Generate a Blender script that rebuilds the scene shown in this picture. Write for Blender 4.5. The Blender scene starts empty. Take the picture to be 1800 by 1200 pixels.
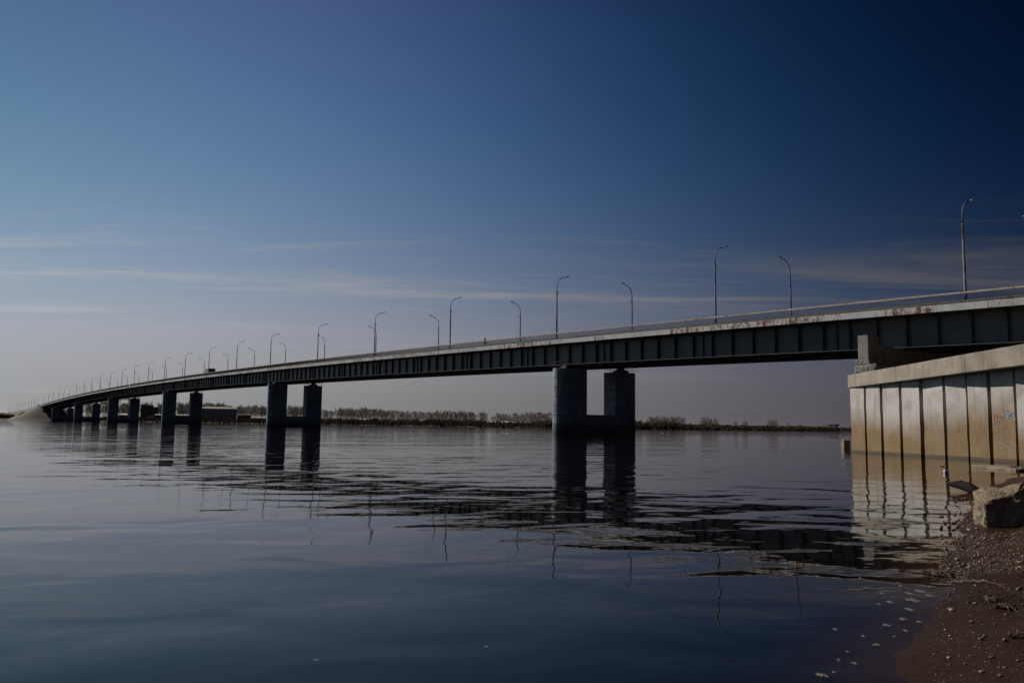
import bpy, math, random
import numpy as np
from mathutils import Vector, Matrix, noise

random.seed(7)
rng = np.random.default_rng(7)
SC = bpy.context.scene
COL = SC.collection
rad = math.radians

# ------------------------------------------------------------------ camera
H_EYE = 1.2
FPX, PITCH, ROLL = 1459.0, rad(5.77), rad(0.77)
cd = bpy.data.cameras.new('camera')
cam = bpy.data.objects.new('camera', cd)
COL.objects.link(cam)
cd.sensor_width = 36.0
cd.lens = FPX / 1800 * 36.0
cd.clip_start = 0.05
cd.clip_end = 20000
FW = Vector((0, math.cos(PITCH), math.sin(PITCH)))
UP0 = Vector((0, -math.sin(PITCH), math.cos(PITCH)))
RT0 = Vector((1, 0, 0))
RT = math.cos(ROLL) * RT0 + math.sin(ROLL) * UP0
UP = -math.sin(ROLL) * RT0 + math.cos(ROLL) * UP0
M = Matrix((RT, UP, -FW)).transposed().to_4x4()
M.translation = Vector((0, 0, H_EYE))
cam.matrix_world = M
SC.camera = cam

# ------------------------------------------------------------------ light
SUN_AZ, SUN_EL = rad(-60), rad(38)
SUNV = Vector((math.sin(SUN_AZ) * math.cos(SUN_EL), math.cos(SUN_AZ) * math.cos(SUN_EL), math.sin(SUN_EL)))
sl = bpy.data.lights.new('sun', 'SUN')
sl.energy = 4.2
sl.angle = rad(0.53)
sl.color = (1.0, 0.93, 0.82)
sun = bpy.data.objects.new('sun', sl)
COL.objects.link(sun)
sun.rotation_euler = (-SUNV).to_track_quat('-Z', 'Y').to_euler()

world = bpy.data.worlds.new('World')
SC.world = world
world.use_nodes = True


def build_world():
    nt = world.node_tree
    N, LK = nt.nodes, nt.links
    bg = N['Background']
    bg.inputs[1].default_value = 0.1
    sky = N.new('ShaderNodeTexSky')
    sky.sky_type = 'NISHITA'
    sky.sun_disc = False
    sky.sun_elevation, sky.sun_rotation = SUN_EL, SUN_AZ
    sky.air_density, sky.dust_density, sky.ozone_density = 1.0, 1.0, 2.0
    tc = N.new('ShaderNodeTexCoord')

    def math_(op, a, b=None, clamp=False):
        n = N.new('ShaderNodeMath')
        n.operation = op
        n.use_clamp = clamp
        for i, v in enumerate((a, b)):
            if v is None:
                continue
            if isinstance(v, (int, float)):
                n.inputs[i].default_value = v
            else:
                LK.new(v, n.inputs[i])
        return n.outputs[0]

    sep = N.new('ShaderNodeSeparateXYZ')
    LK.new(tc.outputs['Generated'], sep.inputs[0])
    dot = N.new('ShaderNodeVectorMath')
    dot.operation = 'DOT_PRODUCT'
    dot.inputs[1].default_value = SUNV
    LK.new(tc.outputs['Generated'], dot.inputs[0])
    # clear cold spring sky through a polariser: darkens away from the sun and upwards
    el = math_('MULTIPLY', math_('ARCSINE', sep.outputs[2]), 180 / math.pi)
    e = math_('DIVIDE', math_('MINIMUM', math_('MAXIMUM', el, 0.0), 28.5), 30.0)
    gam = math_('MULTIPLY', math_('ARCCOSINE', dot.outputs['Value']), 180 / math.pi)
    g = math_('DIVIDE', math_('SUBTRACT', math_('MINIMUM', math_('MAXIMUM', gam, 27.0), 85.0), 60.0), 40.0)
    terms = [None, e, math_('MULTIPLY', e, e), g, math_('MULTIPLY', g, g), math_('MULTIPLY', e, g)]
    terms.append(math_('MULTIPLY', terms[2], g))
    terms.append(math_('MULTIPLY', e, terms[4]))
    elp = math_('MAXIMUM', el, 0.0)
    terms.append(math_('EXPONENT', math_('MULTIPLY', elp, -1.0)))
    terms.append(math_('EXPONENT', math_('MULTIPLY', elp, -1 / 3)))
    CO = [[0.276, -0.631, -0.891], [-3.521, -0.682, 0.577], [0.067, -1.086, -1.52], [-0.031, -0.307, -0.478], [-1.05, -1.137, -0.7],
          [-3.661, -3.163, -1.09], [-2.108, -0.03, -1.481], [-3.875, -1.823, -1.85], [1.6, 1.034, 0.71], [-2.364, -0.815, 0.117]]
    ch = []
    for k in range(3):
        acc = math_('ADD', math_('MULTIPLY', terms[1], CO[1][k]), CO[0][k])
        for t in range(2, 10):
            acc = math_('ADD', acc, math_('MULTIPLY', terms[t], CO[t][k]))
        ch.append(math_('EXPONENT', acc))
    cb = N.new('ShaderNodeCombineXYZ')
    for k in range(3):
        LK.new(ch[k], cb.inputs[k])
    mul = N.new('ShaderNodeVectorMath')
    mul.operation = 'MULTIPLY'
    LK.new(sky.outputs[0], mul.inputs[0])
    LK.new(cb.outputs[0], mul.inputs[1])
    base = mul.outputs[0]
    # thin cirrus sheet: direction projected on a high plane
    zz = math_('ADD', math_('MAXIMUM', sep.outputs[2], 0.0), 0.025)
    px = math_('DIVIDE', sep.outputs[0], zz)
    py = math_('DIVIDE', sep.outputs[1], zz)
    cv = N.new('ShaderNodeCombineXYZ')
    LK.new(px, cv.inputs[0])
    LK.new(py, cv.inputs[1])

    def cloud(scale, rotz, sx, sy, lo, hi, detail, rough, dist=0.6, loc=(0, 0, 0)):
        mp = N.new('ShaderNodeMapping')
        mp.inputs['Rotation'].default_value = (0, 0, rotz)
        mp.inputs['Scale'].default_value = (sx, sy, 1)
        mp.inputs['Location'].default_value = loc
        LK.new(cv.outputs[0], mp.inputs[0])
        nz = N.new('ShaderNodeTexNoise')
        nz.inputs['Scale'].default_value = scale
        nz.inputs['Detail'].default_value = detail
        nz.inputs['Roughness'].default_value = rough
        nz.inputs['Distortion'].default_value = dist
        LK.new(mp.outputs[0], nz.inputs['Vector'])
        mr = N.new('ShaderNodeMapRange')
        mr.interpolation_type = 'SMOOTHSTEP'
        mr.inputs[1].default_value, mr.inputs[2].default_value = lo, hi
        LK.new(nz.outputs[0], mr.inputs[0])
        return mr.outputs[0]

    def band(a, b, c, d):
        m1 = N.new('ShaderNodeMapRange')
        m1.interpolation_type = 'SMOOTHSTEP'
        m1.inputs[1].default_value, m1.inputs[2].default_value = a, b
        LK.new(el, m1.inputs[0])
        m2 = N.new('ShaderNodeMapRange')
        m2.interpolation_type = 'SMOOTHSTEP'
        m2.inputs[1].default_value, m2.inputs[2].default_value = c, d
        m2.inputs[3].default_value, m2.inputs[4].default_value = 1.0, 0.0
        LK.new(el, m2.inputs[0])
        return math_('MULTIPLY', m1.outputs[0], m2.outputs[0])

    c1 = math_('MULTIPLY', cloud(0.95, rad(-22), 0.14, 0.85, 0.44, 0.70, 6, 0.62, 1.1, (1.3, 5.2, 0)), band(4.0, 7.6, 9.4, 12.4))
    c2 = math_('MULTIPLY', cloud(2.6, rad(-20), 0.35, 1.1, 0.50, 0.78, 7, 0.62, 1.2, (3, 1, 0)), band(6.0, 9.5, 11, 15))
    c3 = math_('MULTIPLY', cloud(0.5, rad(4), 0.35, 0.8, 0.58, 0.72, 3, 0.5, 0.5, (1, 7, 0)), band(0.8, 1.6, 3.0, 4.6))
    cf = math_('ADD', math_('MULTIPLY', c1, 0.72), math_('ADD', math_('MULTIPLY', c2, 0.42), math_('MULTIPLY', c3, 0.22)), clamp=True)
    bw = N.new('ShaderNodeRGBToBW')
    LK.new(base, bw.inputs[0])
    tint = N.new('ShaderNodeVectorMath')
    tint.operation = 'SCALE'
    tint.inputs[0].default_value = (1.20, 1.19, 1.25)
    LK.new(math_('ADD', bw.outputs[0], 0.42), tint.inputs['Scale'])
    mix = N.new('ShaderNodeMix')
    mix.data_type = 'RGBA'
    LK.new(cf, mix.inputs['Factor'])
    LK.new(base, mix.inputs['A'])
    LK.new(tint.outputs[0], mix.inputs['B'])
    LK.new(mix.outputs['Result'], bg.inputs[0])


build_world()
SC.view_settings.view_transform = 'Standard'
SC.view_settings.look = 'None'
SC.view_settings.exposure = 0.0
SC.view_settings.gamma = 1.0
SC.render.engine = 'CYCLES'
SC.cycles.max_bounces = 6
SC.cycles.caustics_reflective = False
SC.cycles.caustics_refractive = False

# ------------------------------------------------------------------ helpers


def ray(x, y):
    return (FW + RT * ((x - 900) / FPX) - UP * ((y - 600) / FPX))


def hit_z(x, y, z=0.0):
    d = ray(x, y)
    t = (z - H_EYE) / d.z
    return Vector((0, 0, H_EYE)) + d * t


def at_depth(x, y, Y):
    d = ray(x, y)
    return Vector((0, 0, H_EYE)) + d * (Y / d.y)


def proj(P):
    v = P - Vector((0, 0, H_EYE))
    z = v.dot(FW)
    return 900 + FPX * v.dot(RT) / z, 600 - FPX * v.dot(UP) / z


class MB:
    def __init__(self):
        self.v, self.f = [], []

    def add(self, vs, fs):
        o = len(self.v)
        self.v += [tuple(p) for p in vs]
        self.f += [tuple(i + o for i in f) for f in fs]

    def hexa(self, p):      # p: 8 points, bottom ring then top ring
        self.add(p, [(3, 2, 1, 0), (4, 5, 6, 7), (0, 1, 5, 4), (1, 2, 6, 5), (2, 3, 7, 6), (3, 0, 4, 7)])

    def box(self, x0, x1, y0, y1, z0, z1):
        self.hexa([(x0, y0, z0), (x1, y0, z0), (x1, y1, z0), (x0, y1, z0),
                   (x0, y0, z1), (x1, y0, z1), (x1, y1, z1), (x0, y1, z1)])

    def prism(self, poly, axis_fn, a, b):
        """poly: 2-D outline; axis_fn(p, t) -> 3-D"""
        n = len(poly)
        self.add([axis_fn(p, a) for p in poly] + [axis_fn(p, b) for p in poly],
                 [tuple(range(n - 1, -1, -1)), tuple(range(n, 2 * n))] +
                 [(i, (i + 1) % n, n + (i + 1) % n, n + i) for i in range(n)])

    def tube(self, pts, r, n=6, caps=True):
        pts = [Vector(p) for p in pts]
        if not isinstance(r, (list, tuple)):
            r = [r] * len(pts)
        rings = []
        ref = None
        for i, p in enumerate(pts):
            t = (pts[min(i + 1, len(pts) - 1)] - pts[max(i - 1, 0)]).normalized()
            if ref is None:
                ref = Vector((1, 0, 0)) if abs(t.x) < 0.8 else Vector((0, 1, 0))
            a = (ref - t * ref.dot(t)).normalized()
            ref = a
            b = t.cross(a)
            rings.append([p + (a * math.cos(2 * math.pi * k / n) + b * math.sin(2 * math.pi * k / n)) * r[i] for k in range(n)])
        vs = [q for rg in rings for q in rg]
        fs = []
        for i in range(len(rings) - 1):
            for k in range(n):
                fs.append((i * n + k, i * n + (k + 1) % n, (i + 1) * n + (k + 1) % n, (i + 1) * n + k))
        if caps:
            fs.append(tuple(range(n - 1, -1, -1)))
            fs.append(tuple((len(rings) - 1) * n + k for k in range(n)))
        self.add(vs, fs)

    def mesh(self, name, origin=None, smooth=False):
        me = bpy.data.meshes.new(name)
        v = self.v
        if origin is not None:
            ox, oy, oz = origin
            v = [(a - ox, b - oy, c - oz) for a, b, c in v]
        me.from_pydata(v, [], self.f)
        me.update()
        if smooth:
            me.polygons.foreach_set('use_smooth', [True] * len(me.polygons))
        return me

    def build(self, name, mat, parent=None, origin=None, smooth=False, loc=None):
        if parent is not None and origin is None:
            origin = parent.matrix_basis.translation
            if parent.parent:
                origin = origin + parent.parent.matrix_basis.translation
        me = self.mesh(name, origin, smooth)
        o = obj(name, me, mat, parent)
        if parent is None and origin is not None:
            o.location = origin
        if loc is not None:
            o.location = loc
        return o


def obj(name, me, mat, parent=None):
    if mat is not None and not me.materials:
        me.materials.append(mat)
    o = bpy.data.objects.new(name, me)
    COL.objects.link(o)
    o.parent = parent
    return o


def tag(o, label=None, cat=None, group=None, kind=None):
    if label:
        o['label'] = label
    if cat:
        o['category'] = cat
    if group:
        o['group'] = group
    if kind:
        o['kind'] = kind
    return o


def empty(name, loc, rz=0.0):
    o = bpy.data.objects.new(name, None)
    o.empty_display_size = 0.2
    COL.objects.link(o)
    o.location = loc
    o.rotation_euler = (0, 0, rz)
    return o


def copy_tree(o, parent=None):
    kids = [c for c in bpy.data.objects if c.parent == o]
    c = o.copy()
    COL.objects.link(c)
    c.parent = parent
    for k in kids:
        copy_tree(k, c)
    return c


ORD = ['first', 'second', 'third', 'fourth', 'fifth', 'sixth', 'seventh', 'eighth', 'ninth', 'tenth', 'eleventh', 'twelfth',
       'thirteenth', 'fourteenth', 'fifteenth', 'sixteenth', 'seventeenth', 'eighteenth', 'nineteenth', 'twentieth']
_T = ['twenty', 'thirty', 'forty']
for _i in range(20, 50):
    ORD.append(_T[_i // 10 - 2] + '-' + ORD[_i % 10] if True else '')
# ORD[20] = twenty-first ... ORD[28] = twenty-ninth, ORD[29] should read thirtieth
for _i, _w in ((29, 'thirtieth'), (39, 'fortieth')):
    ORD[_i] = _w


# ------------------------------------------------------------------ materials
def material(name):
    m = bpy.data.materials.new(name)
    m.use_nodes = True
    nt = m.node_tree
    return m, nt, nt.nodes['Principled BSDF']


def nnoise(nt, vec, scale, detail=4, rough=0.55, dist=0.0, sc=None):
    if sc is not None:
        mp = nt.nodes.new('ShaderNodeMapping')
        mp.inputs['Scale'].default_value = sc
        nt.links.new(vec, mp.inputs[0])
        vec = mp.outputs[0]
    n = nt.nodes.new('ShaderNodeTexNoise')
    n.inputs['Scale'].default_value = scale
    n.inputs['Detail'].default_value = detail
    n.inputs['Roughness'].default_value = rough
    n.inputs['Distortion'].default_value = dist
    nt.links.new(vec, n.inputs['Vector'])
    return n


def nramp(nt, fac, stops):
    r = nt.nodes.new('ShaderNodeValToRGB')
    while len(r.color_ramp.elements) < len(stops):
        r.color_ramp.elements.new(0.5)
    for e, (p, c) in zip(r.color_ramp.elements, stops):
        e.position = p
        e.color = (*c, 1) if len(c) == 3 else c
    nt.links.new(fac, r.inputs[0])
    return r.outputs[0]


def nmix(nt, fac, a, b, blend='MIX'):
    m = nt.nodes.new('ShaderNodeMix')
    m.data_type = 'RGBA'
    m.blend_type = blend
    for s, v in (('Factor', fac), ('A', a), ('B', b)):
        if isinstance(v, (int, float)):
            m.inputs[s].default_value = v
        elif isinstance(v, tuple):
            m.inputs[s].default_value = (*v, 1)
        else:
            nt.links.new(v, m.inputs[s])
    return m.outputs['Result']


def nmath(nt, op, a, b=None, clamp=False):
    n = nt.nodes.new('ShaderNodeMath')
    n.operation = op
    n.use_clamp = clamp
    for i, v in enumerate((a, b)):
        if v is None:
            continue
        if isinstance(v, (int, float)):
            n.inputs[i].default_value = v
        else:
            nt.links.new(v, n.inputs[i])
    return n.outputs[0]


def nrange(nt, v, a, b, c=0.0, d=1.0):
    n = nt.nodes.new('ShaderNodeMapRange')
    n.interpolation_type = 'SMOOTHSTEP'
    nt.links.new(v, n.inputs[0])
    for i, q in enumerate((a, b, c, d)):
        n.inputs[i + 1].default_value = q
    return n.outputs[0]


def nbump(nt, b, h, strength=0.4, dist=0.05):
    n = nt.nodes.new('ShaderNodeBump')
    n.inputs['Strength'].default_value = strength
    n.inputs['Distance'].default_value = dist
    nt.links.new(h, n.inputs['Height'])
    nt.links.new(n.outputs[0], b.inputs['Normal'])


def position(nt):
    return nt.nodes.new('ShaderNodeNewGeometry').outputs['Position']


def mottled(name, c1, c2, scale, rough=0.8, bump=0.3, bdist=0.03, obj_random=0.0, bscale=None, sc=None):
    m, nt, b = material(name)
    P = position(nt)
    n = nnoise(nt, P, scale, 6, 0.6, 0.3, sc)
    col = nramp(nt, n.outputs[0], [(0.3, c1), (0.7, c2)])
    if obj_random:
        oi = nt.nodes.new('ShaderNodeObjectInfo')
        v = nmath(nt, 'ADD', nmath(nt, 'MULTIPLY', oi.outputs['Random'], 2 * obj_random), 1 - obj_random)
        cc = nt.nodes.new('ShaderNodeCombineColor')
        for i in range(3):
            nt.links.new(v, cc.inputs[i])
        col = nmix(nt, 1.0, col, cc.outputs[0], 'MULTIPLY')
    nt.links.new(col, b.inputs['Base Color'])
    b.inputs['Roughness'].default_value = rough
    if bump:
        n2 = nnoise(nt, P, bscale or scale * 4, 6, 0.65)
        nbump(nt, b, n2.outputs[0], bump, bdist)
    return m


def plain(name, c, rough=0.7, metal=0.0):
    m, nt, b = material(name)
    b.inputs['Base Color'].default_value = (*c, 1)
    b.inputs['Roughness'].default_value = rough
    b.inputs['Metallic'].default_value = metal
    return m


def concrete(name, c, dark, scale=0.6, wet=None, obj_random=0.15):
    """old cast concrete: blotches, vertical run-off streaks, fine pores, optional wet band above the water"""
    m, nt, b = material(name)
    P = position(nt)
    n = nnoise(nt, P, scale, 7, 0.62, 0.4)
    col = nramp(nt, n.outputs[0], [(0.28, dark), (0.62, c)])
    st = nnoise(nt, P, 1.0, 5, 0.6, 0.2, (3.0, 3.0, 0.18))
    s = nrange(nt, st.outputs[0], 0.52, 0.72, 0.0, 0.55)
    col = nmix(nt, s, col, tuple(0.55 * q for q in dark))
    oi = nt.nodes.new('ShaderNodeObjectInfo')
    v = nmath(nt, 'ADD', nmath(nt, 'MULTIPLY', oi.outputs['Random'], 2 * obj_random), 1 - obj_random)
    cc = nt.nodes.new('ShaderNodeCombineColor')
    for i in range(3):
        nt.links.new(v, cc.inputs[i])
    col = nmix(nt, 1.0, col, cc.outputs[0], 'MULTIPLY')
    rough = 0.85
    if wet:
        sep = nt.nodes.new('ShaderNodeSeparateXYZ')
        nt.links.new(P, sep.inputs[0])
        wn = nnoise(nt, P, 1.3, 5, 0.6)
        h = nmath(nt, 'ADD', sep.outputs[2], nmath(nt, 'MULTIPLY', wn.outputs[0], -wet * 0.9))
        f = nrange(nt, h, -0.1 * wet, wet, 1.0, 0.0)
        col = nmix(nt, nmath(nt, 'MULTIPLY', f, 0.8), col, (0.035, 0.032, 0.025))
    nt.links.new(col, b.inputs['Base Color'])
    b.inputs['Roughness'].default_value = rough
    n2 = nnoise(nt, P, 9.0, 7, 0.7)
    nbump(nt, b, n2.outputs[0], 0.5, 0.03)
    return m


def painted_steel(name, paint, rust=(0.125, 0.050, 0.024), amount=0.5, scale=1.6, per_object=False, rough=0.5, sc=None):
    m, nt, b = material(name)
    P = position(nt)
    n = nnoise(nt, P, scale, 8, 0.72, 0.5, sc)
    v = n.outputs[0]
    lo = 1 - amount * 0.75
    if per_object:
        oi = nt.nodes.new('ShaderNodeObjectInfo')
        v = nmath(nt, 'ADD', v, nrange(nt, oi.outputs['Random'], 0.15, 1.0, -0.075, 0.075))
    f = nrange(nt, v, lo - 0.06, lo + 0.05)
    n2 = nnoise(nt, P, 0.7, 5, 0.6)
    pc = nramp(nt, n2.outputs[0], [(0.3, tuple(0.68 * q for q in paint)), (0.7, tuple(min(1, 1.08 * q) for q in paint))])
    n3 = nnoise(nt, P, 7.0, 5, 0.7)
    rc = nramp(nt, n3.outputs[0], [(0.3, tuple(0.55 * q for q in rust)), (0.75, tuple(min(1, 1.35 * q) for q in rust))])
    nt.links.new(nmix(nt, f, nmix(nt, nrange(nt, nnoise(nt, P, 1.0, 5, 0.6, 0.2, (4.0, 4.0, 0.5)).outputs[0], 0.5, 0.72, 0.0, 0.5), pc, tuple(0.45 * q for q in paint)), rc), b.inputs['Base Color'])
    nt.links.new(nmath(nt, 'ADD', nmath(nt, 'MULTIPLY', f, 0.4), rough), b.inputs['Roughness'])
    n4 = nnoise(nt, P, 0.9, 3, 0.5)
    nbump(nt, b, n4.outputs[0], 0.35, 0.06)
    return m


MAT = {}
MAT['fascia'] = painted_steel('white fascia paint', (0.43, 0.435, 0.44), amount=0.56, scale=2.3, sc=(1, 1, 0.5), per_object=True)
MAT['rail'] = painted_steel('cream rail paint', (0.40, 0.35, 0.285), (0.26, 0.13, 0.05), 0.58, 0.9)
MAT['fence'] = plain('dark fence paint', (0.034, 0.030, 0.025), 0.8)
MAT['stub'] = painted_steel('pale rail paint', (0.15, 0.14, 0.115), amount=0.5)
MAT['girder'] = painted_steel('blue green girder paint', (0.064, 0.078, 0.077), (0.04, 0.055, 0.03), 0.36, 0.9, rough=0.55)
MAT['stiff'] = plain('girder stiffener paint', (0.03, 0.038, 0.038), 0.6)
MAT['pole'] = painted_steel('lamp pole paint', (0.24, 0.25, 0.27), (0.11, 0.045, 0.028), 0.62, 1.3, sc=(1, 1, 0.35))
MAT['arm'] = plain('dark arm steel', (0.09, 0.09, 0.095), 0.55)
MAT['lamphead'] = plain('lamp head aluminium', (0.55, 0.56, 0.58), 0.35, 0.3)
MAT['lens'] = plain('lamp lens', (0.75, 0.76, 0.74), 0.2)
MAT['pier'] = concrete('pier concrete', (0.29, 0.325, 0.355), (0.15, 0.17, 0.19), 0.7, wet=1.6)
MAT['joint'] = plain('pier joint mortar', (0.07, 0.07, 0.07), 0.9)
MAT['deckc'] = concrete('deck concrete', (0.28, 0.275, 0.26), (0.15, 0.145, 0.14))
MAT['asphalt'] = mottled('asphalt', (0.04, 0.04, 0.042), (0.065, 0.064, 0.062), 3.0)
MAT['cap'] = concrete('cap concrete', (0.28, 0.245, 0.20), (0.165, 0.14, 0.11), 1.2)
MAT['abut'] = concrete('abutment concrete', (0.25, 0.23, 0.205), (0.14, 0.125, 0.11), 1.0)
MAT['dark_steel'] = plain('dark steel', (0.035, 0.035, 0.037), 0.6)
MAT['wire'] = plain('wire aluminium', (0.16, 0.14, 0.13), 0.7)


# ------------------------------------------------------------------ shoreline, water, beach
SHORE_PX = [(1530, 1215), (1568, 1150), (1605, 1100), (1632, 1058), (1640, 1030), (1648, 1000), (1662, 965), (1672, 930), (1690, 900),
            (1712, 872), (1745, 850), (1780, 838), (1830, 830)]
shore = [(-30, -62), (-9, -18), (-2.6, -4.8), (-0.6, -0.4)] + [tuple(hit_z(*p).xy) for p in SHORE_PX] + [(19.4, 27.0), (23, 29), (60, 40)]
SH = np.array(shore)


def shore_dist(X, Y):
    """signed distance to the shoreline, positive on the land (right) side"""
    best = np.full(X.shape, 1e9)
    sign = np.ones(X.shape)
    for a, b in zip(SH[:-1], SH[1:]):
        ab = b - a
        t = np.clip(((X - a[0]) * ab[0] + (Y - a[1]) * ab[1]) / (ab @ ab), 0, 1)
        dx, dy = X - a[0] - t * ab[0], Y - a[1] - t * ab[1]
        d = np.hypot(dx, dy)
        cr = ab[0] * (Y - a[1]) - ab[1] * (X - a[0])
        upd = d < best
        sign = np.where(upd, np.where(cr < 0, 1, -1), sign)
        best = np.where(upd, d, best)
    return best * sign


def wob(X, Y):
    return (0.5 * np.sin(1.9 * X + 0.7 * Y) + 0.35 * np.sin(3.1 * Y - 1.3 * X + 1) + 0.25 * np.sin(6.3 * X + 4.1 * Y + 2)
            + 0.18 * np.sin(9.7 * Y - 5.2 * X) + 0.12 * np.sin(17 * X + 13 * Y + .7))


def beach_z(X, Y):
    X, Y = np.asarray(X, float), np.asarray(Y, float)
    d = shore_dist(X, Y) + 0.14 + 0.06 * wob(X, Y) * np.clip(np.hypot(X, Y) / 6, 0.3, 1.5)
    z = np.where(d > 0, 0.055 * d, np.where(d > -0.5, 0.05 * d, -0.025 + 0.15 * (d + 0.5)))
    z = np.where(d > 6, 0.33 + 0.03 * (d - 6), z)
    z = z + np.clip(d, 0, 1) * 0.012 * wob(2.3 * X + 5, 2.3 * Y)
    # little wave-cut steps along the waterline
    z = z + 0.012 * np.tanh((d - 0.9 + 0.2 * np.sin(Y * .9)) * 14) + 0.008 * np.tanh((d - 1.9 + 0.3 * np.sin(Y * .6 + 2)) * 12) + 0.020 - 0.012
    return np.minimum(z, 1.1)


def bz(x, y):
    return float(beach_z(np.array([x]), np.array([y]))[0])


def beach_hit(px, py):
    d = ray(px, py)
    t = np.linspace(2.0, 60, 1500)
    X, Y, Z = d.x * t, d.y * t, H_EYE + d.z * t
    G = np.maximum(0.0, beach_z(X, Y))
    i = np.argmax(Z < G)
    if Z[i] < G[i]:
        return Vector((X[i], Y[i], G[i]))
    return hit_z(px, py)


def lines(spec):
    out = []
    for a, b, st in spec:
        out += list(np.arange(a, b, st))
    out.append(spec[-1][1])
    return np.array(out)


def grid_mesh(name, xs, ys, zfn, keep=None):
    X, Y = np.meshgrid(xs, ys)
    Z = zfn(X, Y)
    nx, ny = len(xs), len(ys)
    V = np.stack([X.ravel(), Y.ravel(), Z.ravel()], 1)
    i = (np.arange(ny - 1)[:, None] * nx + np.arange(nx - 1)[None, :]).ravel()
    F = np.stack([i, i + 1, i + nx + 1, i + nx], 1)
    if keep is not None:
        K = keep(X, Y, Z).ravel()
        F = F[K[F].any(1)]
    me = bpy.data.meshes.new(name)
    me.from_pydata(V.tolist(), [], F.tolist())
    me.polygons.foreach_set('use_smooth', [True] * len(me.polygons))
    me.update()
    return me, X, Y, Z


def water_material():
    m, nt, b = material('river water')
    N, LK = nt.nodes, nt.links
    P = position(nt)
    mp = N.new('ShaderNodeMapping')
    mp.inputs['Rotation'].default_value = (0, 0, rad(-9))
    LK.new(P, mp.inputs[0])
    V = mp.outputs[0]
    # ripple heights; the normal comes from their true gradient, so ripples keep their shape at every distance
    EPS = 0.012

    def offset(dx, dy):
        n = N.new('ShaderNodeVectorMath')
        n.inputs[1].default_value = (dx, dy, 0)
        LK.new(V, n.inputs[0])
        return n.outputs[0]
    taps = (V, offset(EPS, 0), offset(0, EPS))
    patch = nrange(nt, nnoise(nt, P, 0.06, 3, 0.5).outputs[0], 0.35, 0.65, 0.55, 1.35)
    sx = sy = None
    for sc, det, rough, dist, amp, mod in (((0.10, 0.17, 1), 1.0, 0.5, 0.2, 0.055, False), ((0.62, 0.86, 1), 1.5, 0.38, 0.5, 0.026, True), ((2.4, 3.2, 1), 2.0, 0.5, 0.4, 0.0026, True)):
        h = [nnoise(nt, t, 1.0, det, rough, dist, sc).outputs[0] for t in taps]
        ax = nmath(nt, 'MULTIPLY', nmath(nt, 'SUBTRACT', h[0], h[1]), amp / EPS)
        ay = nmath(nt, 'MULTIPLY', nmath(nt, 'SUBTRACT', h[0], h[2]), amp / EPS)
        if mod:
            ax, ay = nmath(nt, 'MULTIPLY', ax, patch), nmath(nt, 'MULTIPLY', ay, patch)
        sx = ax if sx is None else nmath(nt, 'ADD', sx, ax)
        sy = ay if sy is None else nmath(nt, 'ADD', sy, ay)
    cv = N.new('ShaderNodeCombineXYZ')
    LK.new(sx, cv.inputs[0])
    LK.new(sy, cv.inputs[1])
    cv.inputs[2].default_value = 1.0
    nv = N.new('ShaderNodeVectorMath')
    nv.operation = 'NORMALIZE'
    LK.new(cv.outputs[0], nv.inputs[0])
    b.inputs['Base Color'].default_value = (0.003, 0.002, 0.002, 1)
    b.inputs['Roughness'].default_value = 0.02
    b.inputs['IOR'].default_value = 1.25
    LK.new(nv.outputs[0], b.inputs['Normal'])
    # shallow water is clear brown, deep water opaque
    at = N.new('ShaderNodeAttribute')
    at.attribute_name = 'depth'
    tr = N.new('ShaderNodeBsdfTransparent')
    tr.inputs[0].default_value = (0.72, 0.62, 0.46, 1)
    gl = N.new('ShaderNodeBsdfPrincipled')
    gl.inputs['Base Color'].default_value = (0, 0, 0, 1)
    gl.inputs['Roughness'].default_value = 0.02
    gl.inputs['IOR'].default_value = 1.25
    LK.new(nv.outputs[0], gl.inputs['Normal'])
    sh = N.new('ShaderNodeAddShader')
    LK.new(tr.outputs[0], sh.inputs[0])
    LK.new(gl.outputs[0], sh.inputs[1])
    mx = N.new('ShaderNodeMixShader')
    LK.new(nrange(nt, at.outputs['Fac'], 0.0, 0.055), mx.inputs[0])
    LK.new(sh.outputs[0], mx.inputs[1])
    LK.new(b.outputs[0], mx.inputs[2])
    LK.new(mx.outputs[0], N['Material Output'].inputs['Surface'])
    return m


def build_water():
    xs = lines([(-9000, -500, 700), (-500, -40, 30), (-40, -4, 2), (-4, 22, 0.2), (22, 60, 2), (60, 600, 40), (600, 9000, 700)])
    ys = lines([(-400, -30, 40), (-30, 0, 1), (0, 30, 0.2), (30, 90, 2), (90, 1000, 50), (1000, 9000, 500)])
    me, X, Y, Z = grid_mesh('water', xs, ys, lambda X, Y: np.zeros_like(X))
    D = np.clip(-beach_z(X, Y), 0, 5).ravel()
    at = me.attributes.new('depth', 'FLOAT', 'POINT')
    at.data.foreach_set('value', D.astype(np.float32))
    o = obj('water', me, water_material())
    tag(o, kind='structure')


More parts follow.
